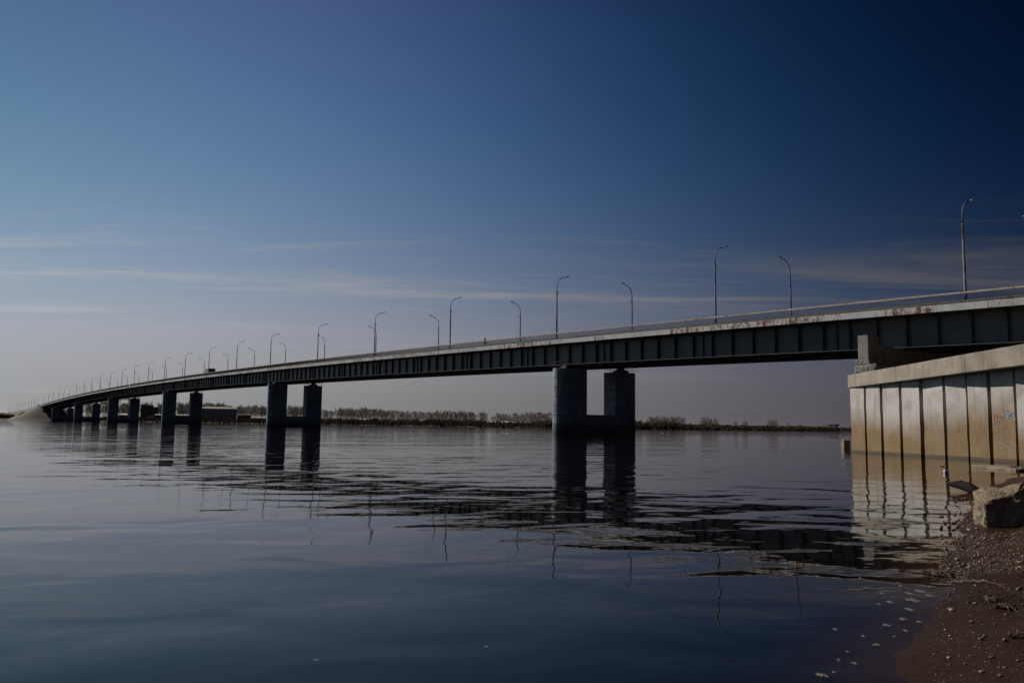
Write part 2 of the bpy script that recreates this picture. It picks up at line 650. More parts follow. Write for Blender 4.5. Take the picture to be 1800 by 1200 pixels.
def sand_material():
    m, nt, b = material('wet sand')
    P = position(nt)
    n = nnoise(nt, P, 0.9, 7, 0.62, 0.6)
    col = nramp(nt, n.outputs[0], [(0.3, (0.058, 0.027, 0.009)), (0.7, (0.108, 0.053, 0.019))])
    sp = nnoise(nt, P, 55.0, 4, 0.7)
    col = nmix(nt, nrange(nt, sp.outputs[0], 0.58, 0.72, 0.0, 0.6), col, (0.045, 0.028, 0.02))
    streak = nnoise(nt, P, 1.6, 6, 0.65, 0.8, (1.0, 4.0, 1.0))
    col = nmix(nt, nrange(nt, streak.outputs[0], 0.55, 0.68, 0.0, 0.55), col, (0.065, 0.032, 0.018))
    sep = nt.nodes.new('ShaderNodeSeparateXYZ')
    nt.links.new(P, sep.inputs[0])
    wet = nrange(nt, nmath(nt, 'ADD', sep.outputs[2], nmath(nt, 'MULTIPLY', n.outputs[0], -0.05)), -0.01, 0.13, 1.0, 0.0)
    col = nmix(nt, nmath(nt, 'MULTIPLY', wet, 0.92), col, (0.026, 0.014, 0.008))
    b.inputs['Specular IOR Level'].default_value = 0.1
    nt.links.new(col, b.inputs['Base Color'])
    nt.links.new(nmath(nt, 'SUBTRACT', 0.85, nmath(nt, 'MULTIPLY', wet, 0.5)), b.inputs['Roughness'])
    h = nmath(nt, 'ADD', nnoise(nt, P, 14.0, 6, 0.7).outputs[0], nmath(nt, 'MULTIPLY', nnoise(nt, P, 90.0, 3, 0.6).outputs[0], 0.35))
    nbump(nt, b, h, 0.55, 0.03)
    return m


def build_beach():
    xs = lines([(-60, -8, 2.5), (-8, 0, 0.3), (0, 8, 0.07), (8, 24, 0.22), (24, 60, 3)])
    ys = lines([(-70, -10, 3), (-10, 2, 0.3), (2, 14, 0.07), (14, 34, 0.25), (34, 45, 1.0)])
    me, X, Y, Z = grid_mesh('beach', xs, ys, beach_z, lambda X, Y, Z: Z > -0.55)
    o = obj('beach', me, sand_material())
    tag(o, kind='structure')


build_water()
build_beach()

# ------------------------------------------------------------------ bridge frame
TH = 0.6038302340954869
BD = 81.20597372877455
S0, SPAN = 161.1575, 140.0
DV = Vector((-math.sin(TH), math.cos(TH), 0))
NV = Vector((math.cos(TH), math.sin(TH), 0))
O0 = Vector((BD / math.cos(TH), 0, 0))
RZ = math.pi / 2 + TH          # local x runs along the bridge (away), local y = -u (towards the camera side)
S_END = 955.0
S_BEG = 42.0


def BP(s, u, z):
    return O0 + DV * s + NV * u + Vector((0, 0, z))


TAB = [(935, 15.2), (960, 14.6), (1015, 13.7), (1119, 12.0), (1264, 10.7), (1372, 10.3), (1700, 9.5)]


def HR(s):
    """height of the near railing's top rail"""
    if s <= 935:
        return 19.7193 - 0.27059 * ((s - 526.09) / 100) ** 2
    for (a, p), (b, q) in zip(TAB[:-1], TAB[1:]):
        if s <= b:
            return p + (q - p) * (s - a) / (b - a)
    return TAB[-1][1]


def slope(s):
    return (HR(s + 0.5) - HR(s - 0.5))


def solve_s(px, u, dz=0.0):
    lo, hi = 50.0, 3000.0
    for _ in range(50):
        m = (lo + hi) / 2
        if proj(BP(m, u, HR(m) + dz))[0] > px:
            lo = m
        else:
            hi = m
    return lo


def along(u0, u1, z0, z1, s0, s1, step=10.0, mb=None):
    """bar of rectangular section following the deck profile; z relative to the rail top"""
    mb = mb or MB()
    n = max(1, int(round((s1 - s0) / step)))
    vs, fs = [], []
    for i in range(n + 1):
        s = s0 + (s1 - s0) * i / n
        h = HR(s)
        for (u, z) in ((u0, z0), (u1, z0), (u1, z1), (u0, z1)):
            vs.append(BP(s, u, h + z))
    for i in range(n):
        for k in range(4):
            a, b = i * 4 + k, i * 4 + (k + 1) % 4
            fs.append((a, b, b + 4, a + 4))
    fs.append((3, 2, 1, 0))
    fs.append(tuple(n * 4 + k for k in range(4)))
    mb.add(vs, fs)
    return mb


U_N, U_F = 2.2, 13.8           # the two girders
U_EDGE = 16.7
Z_FT, Z_FB, Z_GB = -1.13, -1.79, -5.05


def build_bridge():
    base = BP(S0, 8, 0)
    root = empty('road_bridge', base)
    tag(root, 'long arched road bridge of blue-grey steel girders with rusty white edge panels crossing the river', 'bridge')
    # deck slab and road
    d = along(0.12, U_EDGE - 0.12, -1.62, -1.28, S_BEG, S_END)
    deck = d.build('deck', MAT['deckc'], root)
    along(2.3, 14.1, -1.276, -1.21, S_BEG, S_END).build('roadway', MAT['asphalt'], deck)
    along(0.12, 2.2, -1.276, -1.08, S_BEG, S_END).build('pavement', MAT['deckc'], deck)
    along(14.4, U_EDGE - 0.12, -1.276, -1.08, S_BEG, S_END).build('pavement', MAT['deckc'], deck)
    # girders: web, bottom flange, top flange
    for u, nm in ((U_N, 'girder'), (U_F, 'girder')):
        g = along(u - 0.02, u + 0.02, Z_GB + 0.06, -1.62, S_BEG, S_END)
        along(u - 0.42, u + 0.42, Z_GB, Z_GB + 0.058, S_BEG, S_END, mb=g)
        along(u - 0.30, u + 0.30, -1.72, -1.625, S_BEG, S_END, mb=g)
        gi = g.build(nm, MAT['girder'], root)
        if u == U_N:
            near_girder = gi
    # stiffeners with their bracket under the overhanging deck (near girder)
    def stiff_mesh(th, depth, bracket):
        mb = MB()
        zb, zt = Z_GB + 0.07, -1.73
        mb.box(-th / 2, th / 2, 0.022, depth, zb, zt)
        if bracket:
            poly = [(depth + 0.003, -1.98), (2.0, -1.82), (2.0, -1.63), (0.31, -1.63), (0.31, -1.73), (depth + 0.003, -1.73)]
            mb.prism(poly, lambda p, t: (t, p[0], p[1]), -th / 2, th / 2)
        return mb
    m_main = stiff_mesh(0.07, 0.36, True).mesh('stiffener')
    m_thin = stiff_mesh(0.05, 0.20, False).mesh('stiffener')
    for me in (m_main, m_thin):
        me.materials.append(MAT['stiff'])
    rest = MB()
    count = 0
    s = 52.0
    while s < S_END - 2:
        for k, off in enumerate((0.0, 1.67, 5.0, 8.33, 11.67, 15.0, 18.33)):
            ss = s + off
            if ss > S_END - 1:
                break
            thin = k == 0
            p = BP(ss, U_N, HR(ss))
            if count < 300:
                o = obj('stiffener', m_thin if thin else m_main, None, near_girder)
                o.location = p - base
                o.rotation_euler = (0, 0, RZ)
                count += 1
            else:
                mbx = stiff_mesh(0.07, 0.3, not thin)
                R = Matrix.Rotation(RZ, 4, 'Z')
                rest.add([R @ Vector(q) + p for q in mbx.v], mbx.f)
        s += 20.0
    r = rest.build('stiffener_run', MAT['stiff'], near_girder, origin=base)
    tag(r, kind='stuff')
    # cross frames between the girders
    cm = MB()
    cm.box(-0.12, 0.12, -(U_F - U_N) + 0.03, -0.03, -2.6, -1.75)
    cm.box(-0.10, 0.10, -(U_F - U_N) + 0.03, -0.03, Z_GB + 0.10, Z_GB + 0.35)
    for a, b in ((0.2, 5.4), (5.9, 11.1)):
        z0, z1 = (Z_GB + .35, -2.6) if a < 1 else (-2.6, Z_GB + .35)
        cm.hexa([(-0.08, -a, z0), (0.08, -a, z0), (0.08, -a - .25, z0), (-0.08, -a - .25, z0),
                 (-0.08, -b, z1), (0.08, -b, z1), (0.08, -b - .25, z1), (-0.08, -b - .25, z1)])
    me = cm.mesh('cross_frame')
    me.materials.append(MAT['stiff'])
    s = 56.0
    while s < S_END - 4:
        o = obj('cross_frame', me, None, root)
        o.location = BP(s, U_N, HR(s)) - base
        o.rotation_euler = (0, 0, RZ)
        s += 10.0
    # fascia panels, one object each (near edge), joined on the hidden far edge
    LP = 5.2
    fm = MB()
    fm.box(-LP / 2 + 0.012, LP / 2 - 0.012, 0.0, 0.10, Z_FB, Z_FT)
    fm.box(-LP / 2 + 0.012, LP / 2 - 0.012, -0.12, -0.003, Z_FT - 0.06, Z_FT)
    fme = fm.mesh('fascia_panel')
    fme.materials.append(MAT['fascia'])
    n = int((S_END - S_BEG) / LP)
    for i in range(n):
        s = 50.3 + (i - 1) * LP
        if s + LP / 2 > S_END:
            break
        o = obj('fascia_panel', fme, None, root)
        j = random.uniform(-0.012, 0.012)
        o.location = BP(s, 0.11 + j * 0.6, HR(s) + j) - base
        o.rotation_euler = Matrix.Rotation(RZ, 4, 'Z').to_euler()
        o.rotation_euler = (Matrix.Rotation(RZ, 4, 'Z') @ Matrix.Rotation(-math.atan(slope(s)), 4, 'Y')).to_euler()
    along(U_EDGE - 0.11, U_EDGE, Z_FB, Z_FT, S_BEG, S_END).build('fascia_run', MAT['fascia'], root)
    # railings
    for u, nm in ((0.22, 'railing'), (U_EDGE - 0.22, 'railing')):
        t = along(u - 0.08, u + 0.08, -0.17, 0.0, S_BEG, S_END)
        rl = t.build(nm, MAT['rail'], root)
        along(u - 0.05, u + 0.05, -0.93, -0.84, S_BEG, S_END).build('bottom_rail', MAT['stub'], rl, origin=base)
        pk, st = MB(), MB()
        s, i = S_BEG + 0.2, 0
        R = [DV * 0.009, NV * 0.009]
        while s < S_END - 0.2:
            h = HR(s)
            if i % 17 == 0:
                a, b = DV * 0.06, NV * 0.05
                z0, z1 = Z_FT - 0.05, -0.932
                c0, c1 = BP(s, u, h + z0), BP(s, u, h + z1)
                st.hexa([c0 - a - b, c0 + a - b, c0 + a + b, c0 - a + b, c1 - a - b, c1 + a - b, c1 + a + b, c1 - a + b])
            a, b = DV * 0.010, NV * 0.024
            c0, c1 = BP(s, u, h - 0.838), BP(s, u, h - 0.172)
            pk.add([c0 - a - b, c0 + a - b, c0 + a + b, c0 - a + b, c1 - a - b, c1 + a - b, c1 + a + b, c1 - a + b],
                   [(0, 1, 5, 4), (1, 2, 6, 5), (2, 3, 7, 6), (3, 0, 4, 7)])
            s += 0.152
            i += 1
        tag(pk.build('picket_run', MAT['fence'], rl, origin=base), kind='stuff')
        tag(st.build('railing_foot_run', MAT['stub'], rl, origin=base), kind='stuff')
    # roadside crash barrier seen through the railing
    for u in (2.25, 14.15):
        b = along(u - 0.03, u + 0.03, -0.78, -0.48, S_BEG, S_END)
        cb = b.build('crash_barrier', MAT['fence'], root)
        ps = MB()
        s = S_BEG + 1
        while s < S_END:
            p = BP(s, u + 0.035, HR(s))
            a, bb = DV * 0.05, NV * 0.05
            ps.hexa([p + Vector((0, 0, -1.2)) + q for q in (-a, a, a + bb, -a + bb)] + [p + Vector((0, 0, -0.5)) + q for q in (-a, a, a + bb, -a + bb)])
            s += 3.0
        tag(ps.build('barrier_post_run', MAT['fence'], cb, origin=base), kind='stuff')
    return root


bridge = build_bridge()


# ------------------------------------------------------------------ piers
T_P = 2.9


def column_outline(u0, u1, nose_near, r):
    """closed outline in (s,u) local coords, r = half thickness, counter-clockwise"""
    pts = []
    n = 10
    if nose_near:
        for i in range(n + 1):
            a = math.pi * i / n
            pts.append((r * math.cos(a), u0 + r - r * math.sin(a)))
        pts += [(-r, u1), (r, u1)]
    else:
        for i in range(n + 1):
            a = math.pi * i / n
            pts.append((-r * math.cos(a), u1 - r + r * math.sin(a)))
        pts += [(r, u0), (-r, u0)]
    return pts


def inset(pts, d):
    cx = sum(p[0] for p in pts) / len(pts)
    n = len(pts)
    out = []
    area = sum(pts[i][0] * pts[(i + 1) % n][1] - pts[(i + 1) % n][0] * pts[i][1] for i in range(n))
    sg = 1 if area > 0 else -1
    for i in range(n):
        p0, p1, p2 = Vector(pts[i - 1]), Vector(pts[i]), Vector(pts[(i + 1) % n])
        e1, e2 = (p1 - p0).normalized(), (p2 - p1).normalized()
        n1, n2 = Vector((-e1.y, e1.x)) * sg, Vector((-e2.y, e2.x)) * sg
        m = (n1 + n2)
        m = m / max(0.3, m.dot(n1))
        q = p1 + m * d
        out.append((q.x, q.y))
    return out


def course_blocks(pts, z0, z1, blk, offset, gap=0.07, thick=0.30):
    """split one course of an outline into separate stone-like blocks"""
    n = len(pts)
    seg = [(Vector(pts[i]), Vector(pts[(i + 1) % n])) for i in range(n)]
    ln = [(b - a).length for a, b in seg]
    tot = sum(ln)
    cum = [0]
    for l in ln:
        cum.append(cum[-1] + l)
    inn = [Vector(p) for p in inset(pts, thick)]

    def at(t):
        t %= tot
        for i in range(n):
            if t <= cum[i + 1] + 1e-9:
                f = (t - cum[i]) / ln[i]
                return seg[i][0].lerp(seg[i][1], f), inn[i].lerp(inn[(i + 1) % n], f)
        return seg[0][0], inn[0]
    k = max(3, round(tot / blk))
    out = []
    for j in range(k):
        a = (j + offset) * tot / k + gap / 2
        b = (j + 1 + offset) * tot / k - gap / 2
        ts = [a] + sorted(t for c in cum[:-1] for t in (c, c + tot) if a + 0.02 < t < b - 0.02) + [b]
        P = [at(t) for t in ts]
        poly = [p[0] for p in P] + [p[1] for p in reversed(P)]
        mb = MB()
        mb.prism(poly, lambda p, t: (p[0], -p[1], t), z0 + gap / 2, z1 - gap / 2)
        out.append(mb)
    return out


PIER_NAMES = ['nearest', 'second', 'third', 'fourth', 'fifth', 'farthest']


def build_pier(k):
    s = S0 + k * SPAN
    root = empty('bridge_pier', BP(s, 0, 0), RZ)
    side = ['standing alone right of the picture centre, its blocks clearest', 'second from the right, left of the picture centre',
            'third from the right, beside the pale apartment block', 'fourth from the right, with the hanging inspection gantry',
            'second from the far embankment', 'last before the far sandy embankment'][k]
    tag(root, 'twin-column concrete bridge pier ' + side, 'bridge pier', 'piers standing in the river')
    ztop = HR(s) + Z_GB - 0.75
    r = T_P / 2
    rows = int(round(ztop / 1.38))
    ch = ztop / rows
    lo_n = 2
    z_base = -1.2
    # low wall joining both columns
    for (u0, u1, nose, zt) in ((-0.3, 5.2, True, ztop), (11.3, 16.6, False, ztop - 0.15)):
        out = column_outline(u0, u1, nose, r)
        core = MB()
        core.prism(inset(out, 0.07), lambda p, t: (p[0], -p[1], t), z_base, zt - 0.03)
        c = core.build('column', MAT['joint'], root, origin=Vector((0, 0, 0)))
        allb = MB()
        h = zt / rows
        for i in range(-1, rows):
            for mb in course_blocks(out, i * h, (i + 1) * h, 2.3, 0.5 * (i % 2) + 0.13):
                if k < 2:
                    mb.build('block', MAT['pier'], c, origin=Vector((0, 0, 0)))
                else:
                    allb.add(mb.v, mb.f)
        if k >= 2:
            tag(allb.build('block_courses', MAT['pier'], c, origin=Vector((0, 0, 0))), kind='stuff')
        cap = MB()
        cap.prism(inset(out, 0.02), lambda p, t: (p[0], -p[1], t), zt - 0.028, zt + 0.10)
        cap.build('top_slab', MAT['pier'], c, origin=Vector((0, 0, 0)))
    wall = MB()
    wall.box(-r + 0.13, r - 0.13, -11.3, -5.2, z_base, 3.0)
    w = wall.build('base_wall', MAT['joint'], root, origin=Vector((0, 0, 0)))
    wb = MB()
    for i in range(-1, 2):
        z0, z1 = i * 1.5, (i + 1) * 1.5
        cuts = [5.21, 6.6, 9.0, 11.29] if i % 2 else [5.21, 7.8, 10.2, 11.29]
        for a, b in zip(cuts[:-1], cuts[1:]):
            for sg in (-1, 1):
                q = MB()
                x0, x1 = sorted((sg * (r - 0.126), sg * (r - 0.03)))
                q.box(x0, x1, -b + 0.01, -a - 0.01, z0 + 0.01, z1 - 0.01)
                if k < 2:
                    q.build('block', MAT['pier'], w, origin=Vector((0, 0, 0)))
                else:
                    wb.add(q.v, q.f)
    wb.box(-r + 0.02, r - 0.02, -11.29, -5.21, 3.003, 3.1)
    o = wb.build('coping' if k < 2 else 'block_courses', MAT['pier'], w, origin=Vector((0, 0, 0)))
    if k >= 2:
        tag(o, kind='stuff')
    # bearings: pedestal + neck under each girder
    gb = HR(s) + Z_GB
    for u, zt, wd in ((U_N, ztop, 0.9), (U_F, ztop - 0.15, 1.05)):
        b = MB()
        z = zt + 0.102
        zm = z + 0.5 * (gb - z)
        b.box(-0.8, 0.8, -u - wd, -u + wd, z, zm)
        b.hexa([(-.55, -u - .72, zm), (.55, -u - .72, zm), (.55, -u + .72, zm), (-.55, -u + .72, zm),
                (-.32, -u - .36, gb - .12), (.32, -u - .36, gb - .12), (.32, -u + .36, gb - .12), (-.32, -u + .36, gb - .12)])
        b.box(-.5, .5, -u - .6, -u + .6, gb - .12, gb - 0.004)
        b.build('bearing', MAT['joint'], root, origin=Vector((0, 0, 0)))
    # thin guard rails round the column tops
    for u0, u1, zt in ((-0.1, 5.0, ztop + .1), (11.5, 16.4, ztop - .05)):
        g = MB()
        loop = [(-r + .1, u0), (r - .1, u0), (r - .1, u1), (-r + .1, u1)]
        for i in range(4):
            a, b = loop[i], loop[(i + 1) % 4]
            nseg = 2 if i % 2 == 0 else 4
            for zz in (0.45, 0.92):
                g.tube([(a[0], -a[1], zt + zz), (b[0], -b[1], zt + zz)], 0.022, 4)
            for j in range(nseg):
                f = j / nseg
                x, y = a[0] + (b[0] - a[0]) * f, a[1] + (b[1] - a[1]) * f
                g.tube([(x, -y, zt), (x, -y, zt + 0.93)], 0.024, 4)
        g.build('guard_rail', MAT['fence'], root, origin=Vector((0, 0, 0)))
    return root


for k in range(6):
    build_pier(k)


# ------------------------------------------------------------------ street lamps
def lamp_proto():
    """local x towards the road; z = 0 at the pavement (1.08 below the rail top)"""
    root = empty('street_lamp', (0, 0, 0))
    p = MB()
    p.tube([(0, 0, 0), (0, 0, 0.08)], 0.20, 10)
    p.tube([(0, 0, 0.08), (0, 0, 3.6), (0, 0, 7.9)], [0.145, 0.125, 0.10], 10)
    p.build('pole', MAT['pole'], root, smooth=False)
    a = MB()
    pts = [(0, 0, 7.85), (0, 0, 8.6)]
    for i in range(1, 11):
        t = i / 10 * rad(78)
        pts.append((1.45 - 1.45 * math.cos(t), 0, 8.6 + 1.72 * math.sin(t)))
    pts.append((1.75, 0, 10.45))
    a.tube(pts, [0.075] + [0.062] * (len(pts) - 2) + [0.045], 8)
    a.build('arm', MAT['arm'], root, smooth=True)
    h = MB()
    # cobra-style head: tapered housing on the arm's end
    prof = [(1.66, 0.05, 10.41, 0.06), (1.80, 0.10, 10.46, 0.11), (2.15, 0.15, 10.56, 0.14), (2.42, 0.12, 10.62, 0.10), (2.50, 0.05, 10.635, 0.04)]
    vs, fs = [], []
    for x, w, z, hh in prof:
        vs += [(x, -w, z), (x, w, z), (x, w * 0.7, z + hh), (x, -w * 0.7, z + hh)]
    for i in range(len(prof) - 1):
        for k in range(4):
            fs.append((i * 4 + k, i * 4 + (k + 1) % 4, i * 4 + 4 + (k + 1) % 4, i * 4 + 4 + k))
    fs += [(3, 2, 1, 0), tuple(len(prof) * 4 - 4 + k for k in range(4))]
    h.add(vs, fs)
    hd = h.build('lamp_head', MAT['lamphead'], root)
    l = MB()
    l.hexa([(1.95, -.08, 10.44), (2.38, -.08, 10.56), (2.38, .08, 10.56), (1.95, .08, 10.44),
            (1.90, -.11, 10.486), (2.40, -.11, 10.62), (2.40, .11, 10.62), (1.90, .11, 10.486)])
    l.build('lens', MAT['lens'], hd, origin=Vector((0, 0, 0)))
    for z in (7.45, 7.75):
        b = MB()
        b.box(-0.16, 0.34, -0.03, 0.03, z - .025, z + .025)
        b.tube([(0.30, 0, z + .025), (0.30, 0, z + 0.15)], [0.045, 0.03], 6)
        b.build('insulator_bracket', MAT['arm'], root)
    s = MB()
    s.box(-0.03, 0.03, -0.13, -0.42, 5.4, 5.45)
    s.build('stub_bracket', MAT['arm'], root)
    return root


NEAR_PX = [1697, 1258, 978.5, 791, 658, 558, 475, 415.5, 366.5, 324.5, 289, 260, 235.5, 213.7, 193, 175.5, 160.5, 147, 134, 122, 112, 103,
           93, 85, 76.7, 65, 60, 54.7, 49.7, 44, 39, 34.5, 30, 26, 22, 18, 14.5]
proto = lamp_proto()
used = [False]
U_LN, U_LF = 0.62, 16.0
near_s = [solve_s(x, U_LN) for x in NEAR_PX]
far_px = [None, 1391, 1111, 914, 770, 660, 569.5, 501, 446, 399.5, 358]


def place_lamp(p, rz, label, group):
    o = proto if not used[0] else copy_tree(proto)
    used[0] = True
    o.location = p
    o.rotation_euler = (0, 0, rz)
    tag(o, label, 'street lamp', group)
    return o


RZN = math.atan2(NV.y, NV.x)
lamp_near, lamp_far = [], []
for i, s in enumerate(near_s):
    onb = s < S_END
    if onb:
        lab = ORD[i] + ' lamp from the right along the near railing of the bridge'
        grp = 'lamps along the near railing'
    else:
        j = i - sum(1 for q in near_s if q < S_END)
        lab = ORD[j] + ' small lamp past the bridge end on the embankment road'
        grp = 'lamps along the embankment road'
    z = HR(s) - 1.08
    lamp_near.append(place_lamp(BP(s, U_LN, z), RZN, lab, grp))
nf = 0
for i, s in enumerate(near_s):
    if i < len(far_px) and far_px[i]:
        s = solve_s(far_px[i], U_LF)
    if s > S_END:
        break
    lab = ORD[i] + ' lamp from the right along the far railing, arm bent left'
    lamp_far.append(place_lamp(BP(s, U_LF, HR(s) - 1.08), RZN + math.pi, lab, 'lamps along the far railing'))


def wire_run(lamps, zoff, dx, label, r=0.0028):
    pts = []
    for a, b in zip(lamps[:-1], lamps[1:]):
        A = a.matrix_basis.translation + NV * dx + Vector((0, 0, zoff))
        B = b.matrix_basis.translation + NV * dx + Vector((0, 0, zoff))
        for k in range(8):
            t = k / 8
            p = A.lerp(B, t)
            pts.append(p - Vector((0, 0, 4 * 0.45 * t * (1 - t))))
    pts.append(B)
    mb = MB()
    mb.tube(pts, r, 3, False)
    o = mb.build('overhead_wire', MAT['wire'], None, origin=pts[0])
    tag(o, label, 'wire', 'wires strung from lamp to lamp')


# the wires go on past the right edge of the frame to the next lamps
ex = [place_lamp(BP(62, U_LN, HR(62) - 1.08), RZN, 'lamp on the near railing just beyond the right edge of the picture', 'lamps along the near railing')]
wire_run(ex + lamp_near[:24], 7.62, 0.30, 'lower of the two thin wires strung along the near lamps')
wire_run(ex + lamp_near[:24], 7.91, 0.30, 'upper of the two thin wires strung along the near lamps')
wire_run(lamp_far, 7.62, -0.30, 'lower of the two thin wires strung along the far lamps')
wire_run(lamp_far, 7.91, -0.30, 'upper of the two thin wires strung along the far lamps')


# ------------------------------------------------------------------ quay wall and abutment on the right
def stained_panel_material():
    m, nt, b = material('sheet pile concrete')
    P = position(nt)
    n = nnoise(nt, P, 0.9, 7, 0.62, 0.4)
    pale = nramp(nt, n.outputs[0], [(0.3, (0.33, 0.315, 0.295)), (0.7, (0.48, 0.465, 0.445))])
    n2 = nnoise(nt, P, 1.4, 6, 0.6, 0.3)
    ochre = nramp(nt, n2.outputs[0], [(0.3, (0.165, 0.10, 0.045)), (0.7, (0.235, 0.155, 0.078))])
    sep = nt.nodes.new('ShaderNodeSeparateXYZ')
    nt.links.new(P, sep.inputs[0])
    oi = nt.nodes.new('ShaderNodeObjectInfo')
    h = nmath(nt, 'ADD', sep.outputs[2], nmath(nt, 'MULTIPLY', nmath(nt, 'SUBTRACT', n.outputs[0], 0.5), -1.6))
    h = nmath(nt, 'ADD', h, nmath(nt, 'MULTIPLY', nmath(nt, 'SUBTRACT', oi.outputs['Random'], 0.5), 1.3))
    col = nmix(nt, nrange(nt, h, 0.9, 2.5, 1.0, 0.0), pale, ochre)          # high-water stain left by floods
    st = nnoise(nt, P, 1.0, 5, 0.6, 0.2, (5.0, 5.0, 0.25))
    col = nmix(nt, nrange(nt, st.outputs[0], 0.52, 0.70, 0.0, 0.55), col, (0.13, 0.09, 0.055))
    ch = nnoise(nt, P, 5.0, 6, 0.75, 0.6)
    col = nmix(nt, nrange(nt, ch.outputs[0], 0.62, 0.70, 0.0, 0.7), col, (0.10, 0.08, 0.06))
    bl = nnoise(nt, P, 0.55, 4, 0.6, 0.8)
    col = nmix(nt, nrange(nt, bl.outputs[0], 0.50, 0.68, 0.0, 0.5), col, (0.20, 0.165, 0.13))
    wet = nrange(nt, nmath(nt, 'ADD', sep.outputs[2], nmath(nt, 'MULTIPLY', n2.outputs[0], -0.12)), 0.02, 0.10, 1.0, 0.0)
    col = nmix(nt, nmath(nt, 'MULTIPLY', wet, 0.8), col, (0.05, 0.037, 0.022))
    nt.links.new(col, b.inputs['Base Color'])
    b.inputs['Roughness'].default_value = 0.85
    nbump(nt, b, nnoise(nt, P, 8.0, 7, 0.7).outputs[0], 0.45, 0.03)
    return m


MAT['panel'] = stained_panel_material()
MAT['recess'] = mottled('dark brown recess', (0.045, 0.018, 0.012), (0.09, 0.035, 0.02), 2.0)  # dark brown mottled tone for the wall behind the panel gaps
MAT['earth'] = mottled('earth fill', (0.10, 0.08, 0.055), (0.17, 0.14, 0.10), 0.4)


def rough_box(name, corners, mat, parent=None, n=6, amp=0.03, freq=3.0, origin=None, seed=0.0):
    """hexahedron from 8 corners, subdivided and weathered with noise"""
    c = [Vector(p) for p in corners]
    idx, V, F = {}, [], []

    def tri(u, v, w):
        b = (c[0] * (1 - u) + c[1] * u) * (1 - v) + (c[3] * (1 - u) + c[2] * u) * v
        t = (c[4] * (1 - u) + c[5] * u) * (1 - v) + (c[7] * (1 - u) + c[6] * u) * v
        return b * (1 - w) + t * w

    def vid(i, j, k):
        key = (i, j, k)
        if key not in idx:
            p = tri(i / n, j / n, k / n)
            q = p * freq + Vector((seed, seed * 1.7, 0))
            ctr = tri(.5, .5, .5)
            e = sum(1 for a in (i, j, k) if a in (0, n))
            pull = 0.0 if e < 2 else (0.5 if e == 2 else 1.1)
            d = (p - ctr).normalized()
            off = noise.noise(q) * amp + 0.5 * amp * noise.noise(q * 2.7) + 0.3 * amp * noise.noise(q * 6.1) - pull * amp * (0.6 + 0.8 * noise.noise(q * 1.3 + Vector((9, 0, 0))))
            idx[key] = len(V)
            V.append(tuple(p + d * off))
        return idx[key]
    for a in range(n):
        for b in range(n):
            F.append((vid(a, b, 0), vid(a, b + 1, 0), vid(a + 1, b + 1, 0), vid(a + 1, b, 0)))
            F.append((vid(a, b, n), vid(a + 1, b, n), vid(a + 1, b + 1, n), vid(a, b + 1, n)))
            F.append((vid(a, 0, b), vid(a + 1, 0, b), vid(a + 1, 0, b + 1), vid(a, 0, b + 1)))
            F.append((vid(a, n, b), vid(a, n, b + 1), vid(a + 1, n, b + 1), vid(a + 1, n, b)))
            F.append((vid(0, a, b), vid(0, a, b + 1), vid(0, a + 1, b + 1), vid(0, a + 1, b)))
            F.append((vid(n, a, b), vid(n, a + 1, b), vid(n, a + 1, b + 1), vid(n, a, b + 1)))
    mb = MB()
    mb.add(V, F)
    return mb.build(name, mat, parent, origin=origin)


WA, WB = hit_z(1497, 794), hit_z(1792, 813)
WD = (WB - WA).normalized()
WN = Vector((WD.y, -WD.x, 0))            # towards the water
if WN.x > 0:
    WN = -WN
BASE_PX = [1497, 1523, 1551.7, 1586, 1621.7, 1666, 1703.4, 1743, 1794]
ts = [0.0]
for x in BASE_PX[1:-1]:
    # where the picture column meets the foot of the wall
    lo, hi = 0.0, (WB - WA).length
    for _ in range(40):
        m = (lo + hi) / 2
        if proj(WA + WD * m)[0] < x:
            lo = m
        else:
            hi = m
    ts.append(lo)
ts.append((WB - WA).length)
while len(ts) < 15:
    ts.append(ts[-1] + 1.75 + 0.3 * math.sin(len(ts)))
zcb0, zcb1 = at_depth(1494, 681, WA.y).z, at_depth(1787, 647.5, WB.y).z
zct0, zct1 = at_depth(1489, 659, WA.y).z, at_depth(1790, 613.5, WB.y).z
LW = (WB - WA).length


def cap_z(t):
    f = max(0.0, t / LW)
    f = min(f, 1.35)
    return zcb0 + (zcb1 - zcb0) * f, zct0 + (zct1 - zct0) * f


